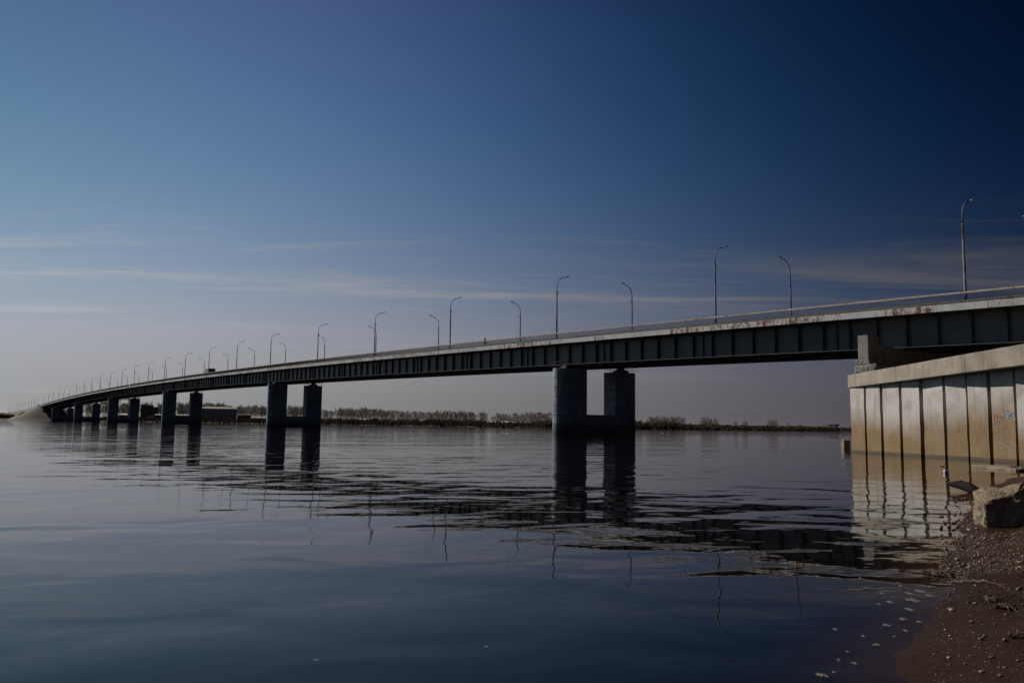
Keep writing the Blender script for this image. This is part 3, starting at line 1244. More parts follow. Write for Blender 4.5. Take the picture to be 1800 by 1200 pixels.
quay = empty('quay_wall', WA)
tag(quay, 'concrete sheet-pile quay wall with sloping cap beam, brown flood stain and dark gaps', 'quay wall')
YAW = [0.0, 0.02, 0.05, 0.0, 0.16, -0.18, -0.08, 0.02, -0.3, 0.12, -0.1, 0.1, -0.1, 0.1, 0.0]
panels = []
for i, (a, b) in enumerate(zip(ts[:-1], ts[1:])):
    gap = 0.19 + 0.012 * i if i < 8 else 0.28
    a2, b2 = a + (0.02 if i == 0 else gap / 2), b - gap / 2
    zt = min(cap_z(a)[0], cap_z(b)[0]) + 0.06
    n = 14
    mb = MB()
    yaw = YAW[i]
    vs, fs = [], []
    for k in range(n + 1):
        z = -1.0 + (zt + 1.0) * k / n
        ja = 0.035 * noise.noise(Vector((i * 7.3, z * 1.1, 0.0))) + 0.02 * noise.noise(Vector((i * 3.1, z * 4.0, 5)))
        jb = 0.035 * noise.noise(Vector((i * 5.9, z * 1.1, 9.0))) + 0.02 * noise.noise(Vector((i * 2.7, z * 4.0, 2)))
        wl = (b2 - a2)
        for (t, d) in ((a2 + ja, -0.3), (b2 + jb, -0.3), (b2 + jb, 0.5 * yaw * 0.7), (a2 + ja, -0.5 * yaw * 0.7)):
            vs.append(WA + WD * t + WN * d + Vector((0, 0, z)))
    for k in range(n):
        for q in range(4):
            fs.append((k * 4 + q, k * 4 + (q + 1) % 4, k * 4 + 4 + (q + 1) % 4, k * 4 + 4 + q))
    fs += [(3, 2, 1, 0), tuple(n * 4 + q for q in range(4))]
    mb.add(vs, fs)
    panels.append((a2, b2, yaw, mb.build('panel', MAT['panel'], quay)))
rc = MB()
tl = ts[-1]
rc.hexa([WA + WD * t + WN * d + Vector((0, 0, z)) for z in (-1, 0) for t, d in ((0.05, -0.75), (tl, -0.75), (tl, -0.34), (0.05, -0.34))])
for j in range(4):
    t = (0.05, tl, tl, 0.05)[j]
    v = Vector(rc.v[4 + j])
    rc.v[4 + j] = (v.x, v.y, cap_z(t)[0] - 0.02)
rc.build('recess_wall', MAT['recess'], quay)
# cap beam in lengths, its overhang growing towards the near end


def ovh(t):
    return 0.06 + 0.72 * min(1.2, max(0.0, t / LW))


cuts = [-0.14, 5.1, 10.6, 16.0, tl]
for a, b in zip(cuts[:-1], cuts[1:]):
    a2, b2 = a + 0.012, b - 0.012
    cs = []
    for top in (0, 1):
        for t, d in ((a2, -0.9), (b2, -0.9), (b2, ovh(b2)), (a2, ovh(a2))):
            cs.append(WA + WD * t + WN * d + Vector((0, 0, cap_z(t)[top])))
    rough_box('cap_beam', cs, MAT['cap'], quay, n=10, amp=0.018, freq=1.2, seed=a)

# faded graffiti on the eighth panel: thin paint strokes
MAT['blue_paint'] = plain('faded blue spray paint', (0.15, 0.23, 0.32), 0.9)
MAT['pale_paint'] = plain('faded pale blue spray paint', (0.23, 0.24, 0.23), 0.9)
MAT['red_paint'] = plain('faded red spray paint', (0.27, 0.145, 0.085), 0.9)


def stroke(pts, w, mat):
    a2, b2, yaw, pan = panels[7]
    mb = MB()
    P = []
    for x, y in pts:                       # pixel -> point on the panel face
        d = ray(x, y)
        o = WA + WN * 0.006 - Vector((0, 0, H_EYE))
        t = o.dot(WN) / d.dot(WN)
        P.append(Vector((0, 0, H_EYE)) + d * t)
    for p, q in zip(P[:-1], P[1:]):
        e = (q - p).normalized()
        s = e.cross(WN).normalized() * w / 2
        p2, q2 = p - e * w * 0.3, q + e * w * 0.3
        mb.hexa([p2 - s - WN * .003, q2 - s - WN * .003, q2 + s - WN * .003, p2 + s - WN * .003, p2 - s + WN * .003, q2 - s + WN * .003, q2 + s + WN * .003, p2 + s + WN * .003])
    mb.build('graffiti_stroke', mat, pan, origin=WA)


def gz(pts):
    return [(1700 + x / 6.67, 640 + y / 6.67) for x, y in pts]


stroke(gz([(447, 605), (487, 632), (530, 575), (510, 605), (487, 600), (473, 540), (478, 610)]), 0.085, MAT['blue_paint'])
for pts in ([(318, 640), (322, 588), (345, 583), (350, 605), (325, 612), (355, 618), (352, 637)], [(368, 612), (385, 605), (390, 628), (370, 632), (368, 612)],
            [(400, 605), (405, 630), (415, 612), (425, 628), (432, 602)], [(340, 690), (355, 668), (375, 672), (378, 700), (352, 705), (340, 690)],
            [(365, 745), (385, 735), (420, 742)], [(362, 775), (395, 770)]):
    stroke(gz(pts), 0.035, MAT['red_paint'])
for pts in ([(405, 640), (330, 660), (312, 690), (325, 735), (345, 748)], [(400, 712), (455, 705)], [(530, 660), (575, 640)], [(355, 850), (362, 900), (400, 930), (440, 935), (490, 990), (530, 1020)],
            [(500, 925), (545, 890), (575, 960)], [(340, 945), (375, 945)], [(385, 985), (415, 985)], [(430, 1060), (460, 1050)], [(320, 780), (318, 830)], [(448, 800), (470, 790), (455, 870)]):
    stroke(gz(pts), 0.028, MAT['pale_paint'])

# fill behind the wall, hidden under the cap's edge
SA = solve_s(1580, U_N, -4.9)


def solve_u(px, s, z):
    lo, hi = -30.0, 20.0
    for _ in range(50):
        m = (lo + hi) / 2
        if proj(BP(s, m, z))[0] < px:
            lo = m
        else:
            hi = m
    return lo


UP_END = solve_u(1526, SA, 9.0)
pil0 = BP(SA + 1.1, UP_END, 0)
fill = MB()
A_ = WA + WD * 0.3 - WN * 0.8
C_ = WA + WD * tl - WN * 0.8
poly = [(A_, cap_z(0)[0] + 0.1), (C_, cap_z(tl)[0]), (C_ + Vector((30, -20, 0)), 5.0), (Vector((130, 20, 0)), 6.0), (Vector((150, 80, 0)), 6.0),
        (BP(SA + 0.6, 20, 0), 6.2), (BP(SA + 0.6, UP_END + 0.3, 0), 6.4)]
nP = len(poly)
ctr = sum((p for p, _ in poly), Vector()) / nP
fill.add([Vector((p.x, p.y, z)) for p, z in poly] + [Vector((p.x, p.y, -1.5)) for p, z in poly] + [Vector((ctr.x, ctr.y, 5.5))],
         [(i, (i + 1) % nP, 2 * nP) for i in range(nP)] + [(i, nP + i, nP + (i + 1) % nP, (i + 1) % nP) for i in range(nP)])
tag(fill.build('quay_ground', MAT['earth'], None, origin=Vector((ctr.x, ctr.y, 0))), kind='structure')

# abutment: upright slab under the bridge with a squared end post on broken concrete
ab = empty('bridge_abutment', BP(SA, 4, 5.6))
tag(ab, 'concrete bridge abutment slab with squared end post, standing behind the quay wall', 'abutment')


def bhex(s0, s1, u0, u1, z0, z1):
    return [BP(s, u, z) for z in (z0, z1) for s, u in ((s0, u0), (s0, u1), (s1, u1), (s1, u0))]


ZG = HR(SA) + Z_GB
ztp = at_depth(1517, 588, BP(SA, UP_END, 0).y).z
zpb = at_depth(1517, 632, BP(SA, UP_END, 0).y).z
rough_box('end_post', bhex(SA, SA + 1.12, UP_END, UP_END + 2.0, zpb, ztp), MAT['abut'], ab, n=8, amp=0.025, freq=1.5)
rough_box('slab', bhex(SA + 0.02, SA + 1.05, UP_END + 2.0, 17.5, 5.0, ZG - 0.02), MAT['abut'], ab, n=8, amp=0.02, freq=1.0, seed=3)
rough_box('broken_ledge', bhex(SA - 0.15, SA + 1.4, UP_END - 0.12, UP_END + 2.2, zpb - 0.45, zpb - 0.005), MAT['abut'], ab, n=9, amp=0.10, freq=2.2, seed=5)
rough_box('broken_base', bhex(SA - 0.9, SA + 1.5, UP_END - 0.2, UP_END + 2.6, 5.4, zpb - 0.46), MAT['abut'], ab, n=10, amp=0.14, freq=1.6, seed=8)
ab2 = empty('bridge_abutment', BP(44, 8, 3.5))
tag(ab2, 'solid concrete abutment block carrying the bridge end on the near bank', 'abutment')
mb = MB()
mb.hexa(bhex(41, 47, -0.2, 16.6, 3.0, HR(44) + Z_GB - 0.12))
mb.build('block', MAT['abut'], ab2)
mb = MB()
mb.hexa(bhex(40.4, 41, -0.2, 16.6, 3.0, HR(42) - 1.3))
mb.build('back_wall', MAT['abut'], ab2)

# small loose concrete pieces at the foot of the wall
MAT['rock'] = concrete('weathered concrete lump', (0.215, 0.165, 0.105), (0.12, 0.09, 0.056), 3.0)
p = hit_z(1489, 788)
cs = [p + Vector((x, y, z)) for z in (-0.4, 0.56) for x, y in ((-.20, 0), (.22, 0), (.22, .5), (-.20, .5))]
tag(rough_box('concrete_block', cs, MAT['rock'], None, 5, 0.04, 3, origin=p), 'small square concrete block in the water left of the quay wall corner', 'concrete block')
p = hit_z(1706, 820)
q = hit_z(1786, 828)
e = (q - p).normalized()
nn = Vector((-e.y, e.x, 0))
L_ = (q - p).length
cs = [p + e * a + nn * b + Vector((0, 0, z)) for z, k in ((-0.3, 0), (0.085, 1)) for a, b in ((0, 0), (L_, 0), (L_, .9), (0.1, .9))]
tag(rough_box('concrete_slab', cs, MAT['rock'], None, 10, 0.06, 2.5, origin=p), 'flat concrete slab lying in the shallows at the foot of the quay wall', 'concrete slab')
p = hit_z(1786, 827)
cs = [p + Vector((x, y, z)) for z in (-0.2, 0.13) for x, y in ((0, 0), (.30, -.05), (.35, .3), (.0, .3))]
MAT['dark_rock'] = concrete('dark wet rock', (0.06, 0.05, 0.04), (0.03, 0.025, 0.02), 3.0)
tag(rough_box('dark_rock', cs, MAT['dark_rock'], None, 8, 0.14, 3, origin=p), 'dark wet rock at the right end of the flat concrete slab', 'rock')

# big concrete lump on the beach
F0 = beach_hit(1735, 928)
az = math.atan2(F0.x, F0.y)
rv, dv = Vector((math.cos(az), -math.sin(az), 0)), Vector((math.sin(az), math.cos(az), 0))
k_ = F0.y / 10.0


def LP_(r, d, z):
    return F0 + (rv * r + dv * d) * k_ + Vector((0, 0, z * k_))


cs = [LP_(0.0, 0.02, -.15), LP_(.66, .24, -.15), LP_(.66, .85, -.15), LP_(-.10, .55, -.15), LP_(-.02, .04, .27), LP_(.36, .24, .47), LP_(.42, .78, .50), LP_(-.17, .58, .40)]
tag(rough_box('boulder', cs, MAT['rock'], None, 24, 0.055, 4.0, origin=F0, seed=2), 'large angular pale concrete lump lying on the beach', 'boulder')
p = beach_hit(1797, 874)
cs = [p + Vector((x, y, z)) for z in (-0.1, 0.14) for x, y in ((-.16, 0), (.5, -.05), (.5, .4), (-.05, .4))]
tag(rough_box('flat_stone', cs, MAT['rock'], None, 7, 0.05, 4, origin=p, seed=4), 'low pale stone behind the large concrete lump at the picture edge', 'stone')

# driftwood
MAT['wood'] = mottled('waterlogged wood', (0.008, 0.006, 0.005), (0.02, 0.015, 0.012), 4.0, 0.8, 0.5, 0.03, sc=(1, 1, 1))
a = hit_z(1666, 861)
tip = at_depth(1664, 848.5, a.y)
end = hit_z(1728, 868)
mb = MB()
mid1, mid2 = tip.lerp(end, 0.3) + Vector((0, 0, 0.035)), tip.lerp(end, 0.65) + Vector((0, 0, 0.05))
mb.tube([tip, tip.lerp(end, .1), mid1, mid2, end + Vector((0, 0, -.08))], [0.012, 0.045, 0.075, 0.10, 0.13], 9)
mb.tube([mid1, mid1 + Vector((.10, .05, .05)), mid2 + Vector((.05, .1, .06))], [0.03, 0.04, 0.02], 6)
MAT['wood'].node_tree.nodes['Principled BSDF'].inputs['Specular IOR Level'].default_value = 0.1
tag(mb.build('driftwood_log', MAT['wood'], None, origin=end, smooth=True), 'dark waterlogged log poking out of the water behind the large concrete lump', 'log')


# ------------------------------------------------------------------ pebbles, foam, twigs and floating bits
def stone_mesh(seed, flat=0.6):
    import bmesh
    bm = bmesh.new()
    bmesh.ops.create_icosphere(bm, subdivisions=2, radius=0.5)
    for v in bm.verts:
        n_ = noise.noise(v.co * 1.6 + Vector((seed * 3.1, seed, 0)))
        v.co *= 1 + 0.45 * n_
        v.co.z *= flat
        v.co.x *= 1.15
    me = bpy.data.meshes.new('pebble')
    bm.to_mesh(me)
    bm.free()
    me.polygons.foreach_set('use_smooth', [True] * len(me.polygons))
    return me


PEB_COL = [(0.10, 0.06, 0.042), (0.17, 0.10, 0.065), (0.06, 0.05, 0.048), (0.19, 0.13, 0.09), (0.13, 0.055, 0.035)]
peb_mats = [mottled('pebble stone', tuple(.8 * q for q in c), tuple(1.25 * q for q in c), 30.0, 0.5, 0.2, 0.005) for c in PEB_COL]
peb = []
for i in range(10):
    me = stone_mesh(i, 0.5 + 0.05 * (i % 4))
    me.materials.append(peb_mats[i % 5])
    peb.append(me)

BANDS = [([(1650, 912), (1688, 872), (1716, 880), (1733, 930), (1720, 962), (1655, 985)], 95, (4, 10), 'pebble in the stony band left of the large concrete lump', 'pebbles left of the concrete lump'),
         ([(1716, 931), (1800, 934), (1800, 968), (1690, 972)], 50, (3, 8), 'pebble in the gravel right below the large concrete lump', 'pebbles below the concrete lump'),
         ([(1650, 988), (1720, 975), (1800, 972), (1800, 1004), (1720, 1004), (1655, 1018)], 85, (4, 10), 'pebble in the dark gravel strip across the middle of the beach', 'pebbles of the middle strip'),
         ([(1640, 1030), (1800, 1015), (1800, 1200), (1640, 1200)], 46, (4, 12), 'dark pebble scattered on the bare wet sand', 'pebbles scattered on bare sand')]


def in_poly(x, y, poly):
    c = False
    for i in range(len(poly)):
        (x1, y1), (x2, y2) = poly[i - 1], poly[i]
        if (y1 > y) != (y2 > y) and x < (x2 - x1) * (y - y1) / (y2 - y1) + x1:
            c = not c
    return c


gravel = MB()
gmesh = [(np.array([v.co[:] for v in m.vertices]), [tuple(p.vertices) for p in m.polygons]) for m in ()]
octa_v = [(1, 0, 0), (-1, 0, 0), (0, 1, 0), (0, -1, 0), (0, 0, .6), (0, 0, -.6)]
octa_f = [(0, 2, 4), (2, 1, 4), (1, 3, 4), (3, 0, 4), (2, 0, 5), (1, 2, 5), (3, 1, 5), (0, 3, 5)]
for poly, cnt, (s0, s1), lab, grp in BANDS:
    xs_, ys_ = [p[0] for p in poly], [p[1] for p in poly]
    done = 0
    while done < cnt:
        x, y = random.uniform(min(xs_), max(xs_)), random.uniform(min(ys_), max(ys_))
        if not in_poly(x, y, poly):
            continue
        P = beach_hit(x, y)
        size = 0.72 * random.uniform(s0, s1) * P.y / FPX * random.choice((0.8, 1, 1, 1.3))
        o = obj('pebble', peb[random.randrange(10)], None)
        o.location = P + Vector((0, 0, size * 0.12))
        o.rotation_euler = (random.uniform(-.3, .3), random.uniform(-.3, .3), random.uniform(0, 6.3))
        o.scale = (size, size * random.uniform(.7, 1), size)
        tag(o, lab, 'pebble', grp)
        done += 1
    gcount = {95: 900, 50: 700, 85: 900, 46: 400}[cnt]
    while gcount > 0:
        x, y = random.uniform(min(xs_), max(xs_)), random.uniform(min(ys_), max(ys_))
        if not in_poly(x, y, poly):
            continue
        gcount -= 1
        P = hit_z(x, y, 0.05)
        P.z = bz(P.x, P.y)
        r = random.uniform(0.8, 2.6) * P.y / FPX
        M3 = Matrix.Rotation(random.uniform(0, 6.3), 3, 'Z')
        gravel.add([P + M3 @ (Vector(v) * r * random.uniform(.7, 1.3)) for v in octa_v], octa_f)
o = gravel.build('gravel', mottled('gravel stone', (0.022, 0.015, 0.011), (0.12, 0.075, 0.05), 60.0, 0.55, 0.2, 0.005), None, origin=Vector((5, 9, 0)))
tag(o, 'fine dark gravel strewn over the beach between the pebbles', 'gravel', kind='stuff')

# bark crumbs, reed bits and dark flakes left along old waterlines
flakes = MB()
for k in range(620):
    line = random.choice((0, 1, 2, 3))
    if line < 3:
        x = random.uniform(1640, 1800)
        y = (1016, 1050, 1012)[line] + (-0.05, 0.02, 0.30)[line] * (x - 1640) + random.gauss(0, 5)
    else:
        x, y = random.uniform(1580, 1800), random.uniform(1020, 1200)
    P = hit_z(x, y, 0.04)
    if bz(P.x, P.y) < 0.004:
        continue
    P.z = bz(P.x, P.y) + 0.002
    ln, wd_ = random.uniform(2, 9) / FPX * P.y, random.uniform(.8, 2.0) / FPX * P.y
    a = random.gauss(0.1, 0.5)
    e = Vector((math.cos(a), math.sin(a), random.uniform(-.1, .25))) * ln / 2
    n_ = Vector((-math.sin(a), math.cos(a), 0)) * wd_ / 2
    up = Vector((0, 0, wd_ * .6))
    flakes.add([P - e, P + n_, P + e, P - n_, P + up], [(0, 1, 4), (1, 2, 4), (2, 3, 4), (3, 0, 4), (3, 2, 1, 0)])
tag(flakes.build('beach_litter', mottled('bark crumbs', (0.012, 0.008, 0.006), (0.05, 0.03, 0.018), 40.0, 0.8, 0.0), None, origin=Vector((3, 6, 0))),
    'dark bark crumbs and reed bits strewn along old waterlines on the sand', 'litter', kind='stuff')

m, nt, b = material('foam')
P_ = position(nt)
vo = nt.nodes.new('ShaderNodeTexVoronoi')
vo.inputs['Scale'].default_value = 90.0
nt.links.new(P_, vo.inputs['Vector'])
col = nramp(nt, vo.outputs['Distance'], [(0.05, (0.02, 0.018, 0.016)), (0.55, (0.125, 0.12, 0.115))])
nt.links.new(col, b.inputs['Base Color'])
b.inputs['Roughness'].default_value = 0.6
nbump(nt, b, vo.outputs['Distance'], 0.8, 0.01)
MAT['foam'] = m
FOAM = [(1618, 1039, 21, 6), (1599, 1043, 13, 5), (1636, 1047, 18, 5), (1606, 1055, 25, 9), (1565, 1058, 13, 5), (1599, 1071, 15, 6), (1588, 1088, 18, 4),
        (1560, 1099, 16, 4), (1592, 1108, 9, 4), (1541, 1133, 16, 4), (1518, 1118, 8, 3), (1469, 1106, 9, 4), (1444, 1186, 20, 7), (1502, 1166, 11, 4),
        (1467, 1181, 9, 3), (1576, 984, 12, 3), (1584, 1030, 8, 3), (1550, 1043, 9, 3), (1637, 1031, 10, 3), (1617, 1093, 10, 3), (1573, 1119, 7, 3), (1475, 1160, 6, 3),
        (1490, 1145, 6, 3), (1512, 1016, 5, 2), (1545, 1062, 7, 2)]
for i, (x, y, w, h) in enumerate(FOAM):
    P = hit_z(x, y)
    wx, wy = 0.85 * w / FPX * P.y / 2, 0.8 * h / FPX * (P.y ** 2) / H_EYE / 2
    mb = MB()
    n = 22
    ring = []
    for k in range(n):
        a = 2 * math.pi * k / n
        r = 1 + 0.85 * noise.noise(Vector((math.cos(a) * 2.2 + i * 5, math.sin(a) * 1.8, i)))
        ring.append((P.x + wx * r * math.cos(a), P.y + wy * r * math.sin(a)))
    V = [(x_, y_, 0.002) for x_, y_ in ring] + [(P.x + (x_ - P.x) * .7, P.y + (y_ - P.y) * .7, 0.005 + 0.004 * noise.noise(Vector((x_ * 30, y_ * 30, 0)))) for x_, y_ in ring] + [(P.x, P.y, 0.007)]
    mb.add(V, [(k, (k + 1) % n, n + (k + 1) % n, n + k) for k in range(n)] + [(n + k, n + (k + 1) % n, 2 * n) for k in range(n)])
    o = mb.build('foam_patch', MAT['foam'], None, origin=P, smooth=True)
    rank = sorted(FOAM).index(FOAM[i])
    tag(o, ORD[rank] + ' white foam patch from the left, floating off the sandy beach', 'foam', 'foam patches at the water edge')
mb = MB()
for k in range(16):
    x = 1668 + 4.4 * k
    P = beach_hit(x, 1023 - 0.1 * k + 1.5 * math.sin(k * 1.7))
    r = random.uniform(1.2, 3.6) / FPX * P.y
    ring = [(P.x + 1.5 * r * math.cos(a) , P.y + 2.2 * r * math.sin(a), P.z + 0.003) for a in np.linspace(0, 2 * math.pi, 9)[:-1]]
    mb.add(ring + [(P.x, P.y, P.z + 0.008 + 0.0004 * k)], [(j, (j + 1) % 8, 8) for j in range(8)])
o = mb.build('foam_line', MAT['foam'], None, origin=beach_hit(1700, 1023), smooth=True)
tag(o, 'broken line of pale foam washed up on the sand', 'foam')

# weed and twigs
MAT['weed'] = mottled('brown weed', (0.02, 0.012, 0.008), (0.06, 0.035, 0.018), 25.0, 0.6)
for (x, y, ln, hgt, lab) in ((1655, 1012, .16, .03, 'dark clump of wet weed at the waterline below the gravel strip'),
                             (1772, 1073, .10, .02, 'reddish brown weed tuft on bare sand at the right edge'),
                             (1745, 1057, .07, .025, 'small dark weed tuft on the sand right of the foam line'),
                             (1785, 1122, .07, .025, 'dark weed lump near the right picture edge')):
    P = beach_hit(x, y)
    mb = MB()
    for k in range(26):
        a = random.uniform(0, 6.28)
        c0 = P + Vector((random.uniform(-.5, .5) * ln, random.uniform(-.5, .5) * ln * .8, 0.004))
        c1 = c0 + Vector((math.cos(a) * ln * .4, math.sin(a) * ln * .4, random.uniform(0, hgt)))
        c2 = c1 + Vector((math.cos(a + 1) * ln * .3, math.sin(a + 1) * ln * .3, -hgt * .4))
        mb.tube([c0, c1, c2], [0.008, 0.006, 0.002], 4)
    tag(mb.build('weed_clump', MAT['weed'], None, origin=P), lab, 'weed')
MAT['twig'] = plain('dead twig', (0.06, 0.035, 0.022), 0.8)
for pts, r, lab in (([(1712, 1018), (1711, 1008), (1710, 998)], .006, 'thin dead twig standing upright in the sand'),
                    ([(1735, 1024), (1755, 1030), (1768, 1036)], .007, 'thin dead branch lying on the sand right of the foam line'),
                    ([(1700, 1053), (1740, 1049), (1790, 1048)], .005, 'long thin straw lying across the bare sand')):
    B_ = beach_hit(*pts[0])
    if 'upright' in lab:
        P3 = [B_ + Vector((0, 0, -0.02)), at_depth(*pts[1], B_.y), at_depth(*pts[2], B_.y)]
    else:
        P3 = [beach_hit(*q) + Vector((0, 0, 0.01)) for q in pts]
    mb = MB()
    mb.tube(P3, [r, r * .8, r * .4], 5)
    mb.tube([P3[1], P3[1] + (P3[2] - P3[1]) * .6 + Vector((0.05, 0.03, 0.01))], [r * .6, r * .3], 4)
    tag(mb.build('twig', MAT['twig'], None, origin=B_), lab, 'twig')

# plastic bottle and other floating bits
MAT['white_plastic'] = plain('white plastic', (0.75, 0.77, 0.78), 0.3)
MAT['blue_plastic'] = plain('blue plastic', (0.05, 0.13, 0.30), 0.35)
P = hit_z(1663, 831)
root = empty('plastic_bottle', P)
tag(root, 'white plastic bottle with dark blue label floating in front of the quay wall', 'bottle')
mb = MB()
mb.tube([P + Vector((x, 0, z)) for x, z in ((-.06, .035), (-.055, .04), (.03, .045), (.06, .05), (.075, .052))], [.03, .042, .042, .018, .016], 10)
mb.build('body', MAT['white_plastic'], root, smooth=True)
mb = MB()
mb.tube([P + Vector((x, 0, z)) for x, z in ((-.03, .042), (.012, .045))], .0435, 10)
mb.build('label_band', MAT['blue_plastic'], root)
mb = MB()
mb.tube([P + Vector((x, 0, z)) for x, z in ((.074, .052), (.092, .053))], .0175, 8)
mb.build('cap', MAT['blue_plastic'], root)
MAT['dark_bird'] = plain('dark stick', (0.03, 0.025, 0.02), 0.7)
for (x, y, w, mt, nm, lab, ct) in ((556, 1160, 7, 'white_plastic', 'feather', 'white feather floating alone near the bottom left of the water', 'feather'),
                                   (855, 1136, 6, 'white_plastic', 'feather', 'tiny white feather floating near the bottom centre of the water', 'feather'),
                                   (1657, 820, 7, 'dark_bird', 'floating_stick', 'short dark stick floating just beyond the plastic bottle', 'stick')):
    P = hit_z(x, y)
    wd = w / FPX * P.y / 2
    mb = MB()
    prof = [(-1, .05), (-.6, .28), (0, .36), (.6, .25), (1, .04)]
    V = []
    for a_, b_ in prof:
        z = wd * (.12 + .2 * a_ * a_)
        V += [(P.x + a_ * wd, P.y - b_ * wd * 1.2, z * .4), (P.x + a_ * wd, P.y, z + .2 * wd), (P.x + a_ * wd, P.y + b_ * wd * 1.2, z * .4), (P.x + a_ * wd, P.y, 0.001)]
    mb.add(V, [(4 * i + k, 4 * i + (k + 1) % 4, 4 * i + 4 + (k + 1) % 4, 4 * i + 4 + k) for i in range(4) for k in range(4)] + [(0, 1, 2, 3), (19, 18, 17, 16)])
    tag(mb.build(nm, MAT[mt], None, origin=P, smooth=True), lab, ct)
for x, y, lab in ((1165, 762, 'tiny white buoy on the open water right of the nearest pier'), (723, 750.6, 'white buoy just off the far bank in front of the shed roofs')):
    P = hit_z(x, y) if y > 755 else at_depth(x, y, 545.0)
    P.z = 0
    r = 1.3 / FPX * P.y
    root = empty('buoy', P)
    tag(root, lab, 'buoy', 'buoys')
    mb = MB()
    mb.tube([P + Vector((0, 0, z * r)) for z in (-.6, -.3, .3, .75, .9)], [.5 * r, .9 * r, r, .5 * r, .12 * r], 10)
    mb.build('float', MAT['white_plastic'], root, smooth=True)
    mb = MB()
    mb.tube([P + Vector((0, 0, .9 * r)), P + Vector((0, 0, 1.5 * r))], [.1 * r, .08 * r], 6)
    mb.build('top_post', MAT['dark_steel'], root)


# ------------------------------------------------------------------ far bank
FAR = [(-900, 1300), (-400, 1000), (-60, 880), (20, 850), (88, 800), (180, 775), (290, 745), (400, 690), (560, 620), (750, 560), (950, 510), (1120, 470),
       (1300, 550), (1490, 640), (1800, 780), (2300, 1050), (3000, 1400)]


def far_y(x):
    for (a, p), (b, q) in zip(FAR[:-1], FAR[1:]):
        if x <= b:
            return p + (q - p) * (x - a) / (b - a)
    return FAR[-1][1]


def far_pt(x, off=0.0, z=0.0):
    """point on the far bank in picture column x, 'off' metres behind the waterline"""
    p = at_depth(x, 747, far_y(x) + off)
    return Vector((p.x, p.y, z))


def bank_z(off, x=0):
    pr = [(-8, -0.6), (0, 0.0), (3, 0.45), (10, 1.5), (25, 2.2), (60, 2.6), (400, 3.0), (6000, 6.0)]
    for (a, p), (b, q) in zip(pr[:-1], pr[1:]):
        if off <= b:
            return p + (q - p) * (off - a) / (b - a) + (0.35 * noise.noise(Vector((x * .02, off * .05, 3))) if off > 1 else 0)
    return 6.0


MAT['bank'] = mottled('dry grass bank', (0.018, 0.014, 0.008), (0.045, 0.034, 0.020), 0.12, 0.95, 0.3, 0.2)
MAT['bank_sand'] = mottled('far sand', (0.07, 0.058, 0.043), (0.12, 0.10, 0.078), 0.08, 0.95, 0.4, 0.3)


def build_far_bank():
    xs_ = list(np.arange(-900, 3001, 12.0))
    offs = [-8, 0, 1.5, 3, 6, 10, 25, 60, 150, 400, 1500, 6000]
    V, F = [], []
    for x in xs_:
        for o in offs:
            jit = 3.0 * noise.noise(Vector((x * .03, 1, 0))) if o < 60 else 0
            p = far_pt(x, o + jit)
            V.append((p.x, p.y, bank_z(o, x)))
    n = len(offs)
    for i in range(len(xs_) - 1):
        for k in range(n - 1):
            F.append((i * n + k, (i + 1) * n + k, (i + 1) * n + k + 1, i * n + k + 1))
    me = bpy.data.meshes.new('far_bank')
    me.from_pydata(V, [], F)
    me.polygons.foreach_set('use_smooth', [True] * len(me.polygons))
    tag(obj('far_bank', me, MAT['bank']), kind='structure')


build_far_bank()


def build_embankment():
    """sand embankment carrying the road beyond the bridge"""
    ss = list(np.arange(905, 1000, 3.0)) + list(np.arange(1000, 1700, 12.0))
    us = list(np.arange(-44, -1, 2.0)) + [-1.0, 0.0, 8.0, 16.4, 17.4] + list(np.arange(20, 62, 4.0))
    V, F = [], []
    for s in ss:
        for u in us:
            top = HR(max(s, 957)) - 1.25
            ds = max(0.0, 957 - s)
            du = max(0.0, -0.6 - u, u - 17.0)
            d = math.hypot(ds, du)
            z = top - d / 1.75
            z += 0.5 * noise.noise(Vector((s * .06, u * .12, 0))) * min(1, d / 6)
            z = max(z, -0.8)
            p = BP(s, u, z)
            V.append(p)
    n = len(us)
    for i in range(len(ss) - 1):
        for k in range(n - 1):
            F.append((i * n + k, i * n + k + 1, (i + 1) * n + k + 1, (i + 1) * n + k))
    me = bpy.data.meshes.new('embankment')
    me.from_pydata(V, [], F)
    me.polygons.foreach_set('use_smooth', [True] * len(me.polygons))
    tag(obj('embankment', me, MAT['bank_sand']), kind='structure')
    along(2.3, 14.1, -1.235, -1.15, 957, 1690, 8).build('road', MAT['asphalt'], None)
    tag(bpy.data.objects['road'], kind='structure')
    ab3 = empty('bridge_abutment', BP(952, 8, 3))
    tag(ab3, 'dark concrete abutment where the bridge meets the sandy embankment', 'abutment')
    mb = MB()
    mb.hexa(bhex(949, 955.5, 0.4, 16.0, 0.5, HR(949) + Z_GB - 0.1))
    mb.build('block', MAT['pier'], ab3)
    mb = MB()
    mb.hexa(bhex(955.2, 956.4, 0.0, 16.4, 3.0, HR(957) - 1.24))
    mb.build('back_wall', MAT['pier'], ab3)
    # guard rail along the embankment road
    g = along(0.3, 0.38, -0.75, -0.42, 958, 1680, 10)
    ps = MB()
    for s in np.arange(960, 1680, 6.0):
        ps.hexa(bhex(s, s + .12, .39, .5, HR(s) - 1.4, HR(s) - .45))
    root = empty('road_barrier', BP(960, .35, HR(960) - 1.2))
    tag(root, 'dark crash barrier along the embankment road past the bridge end', 'barrier')
    g.build('rail', MAT['dark_steel'], root)
    tag(ps.build('post_run', MAT['dark_steel'], root), kind='stuff')


build_embankment()

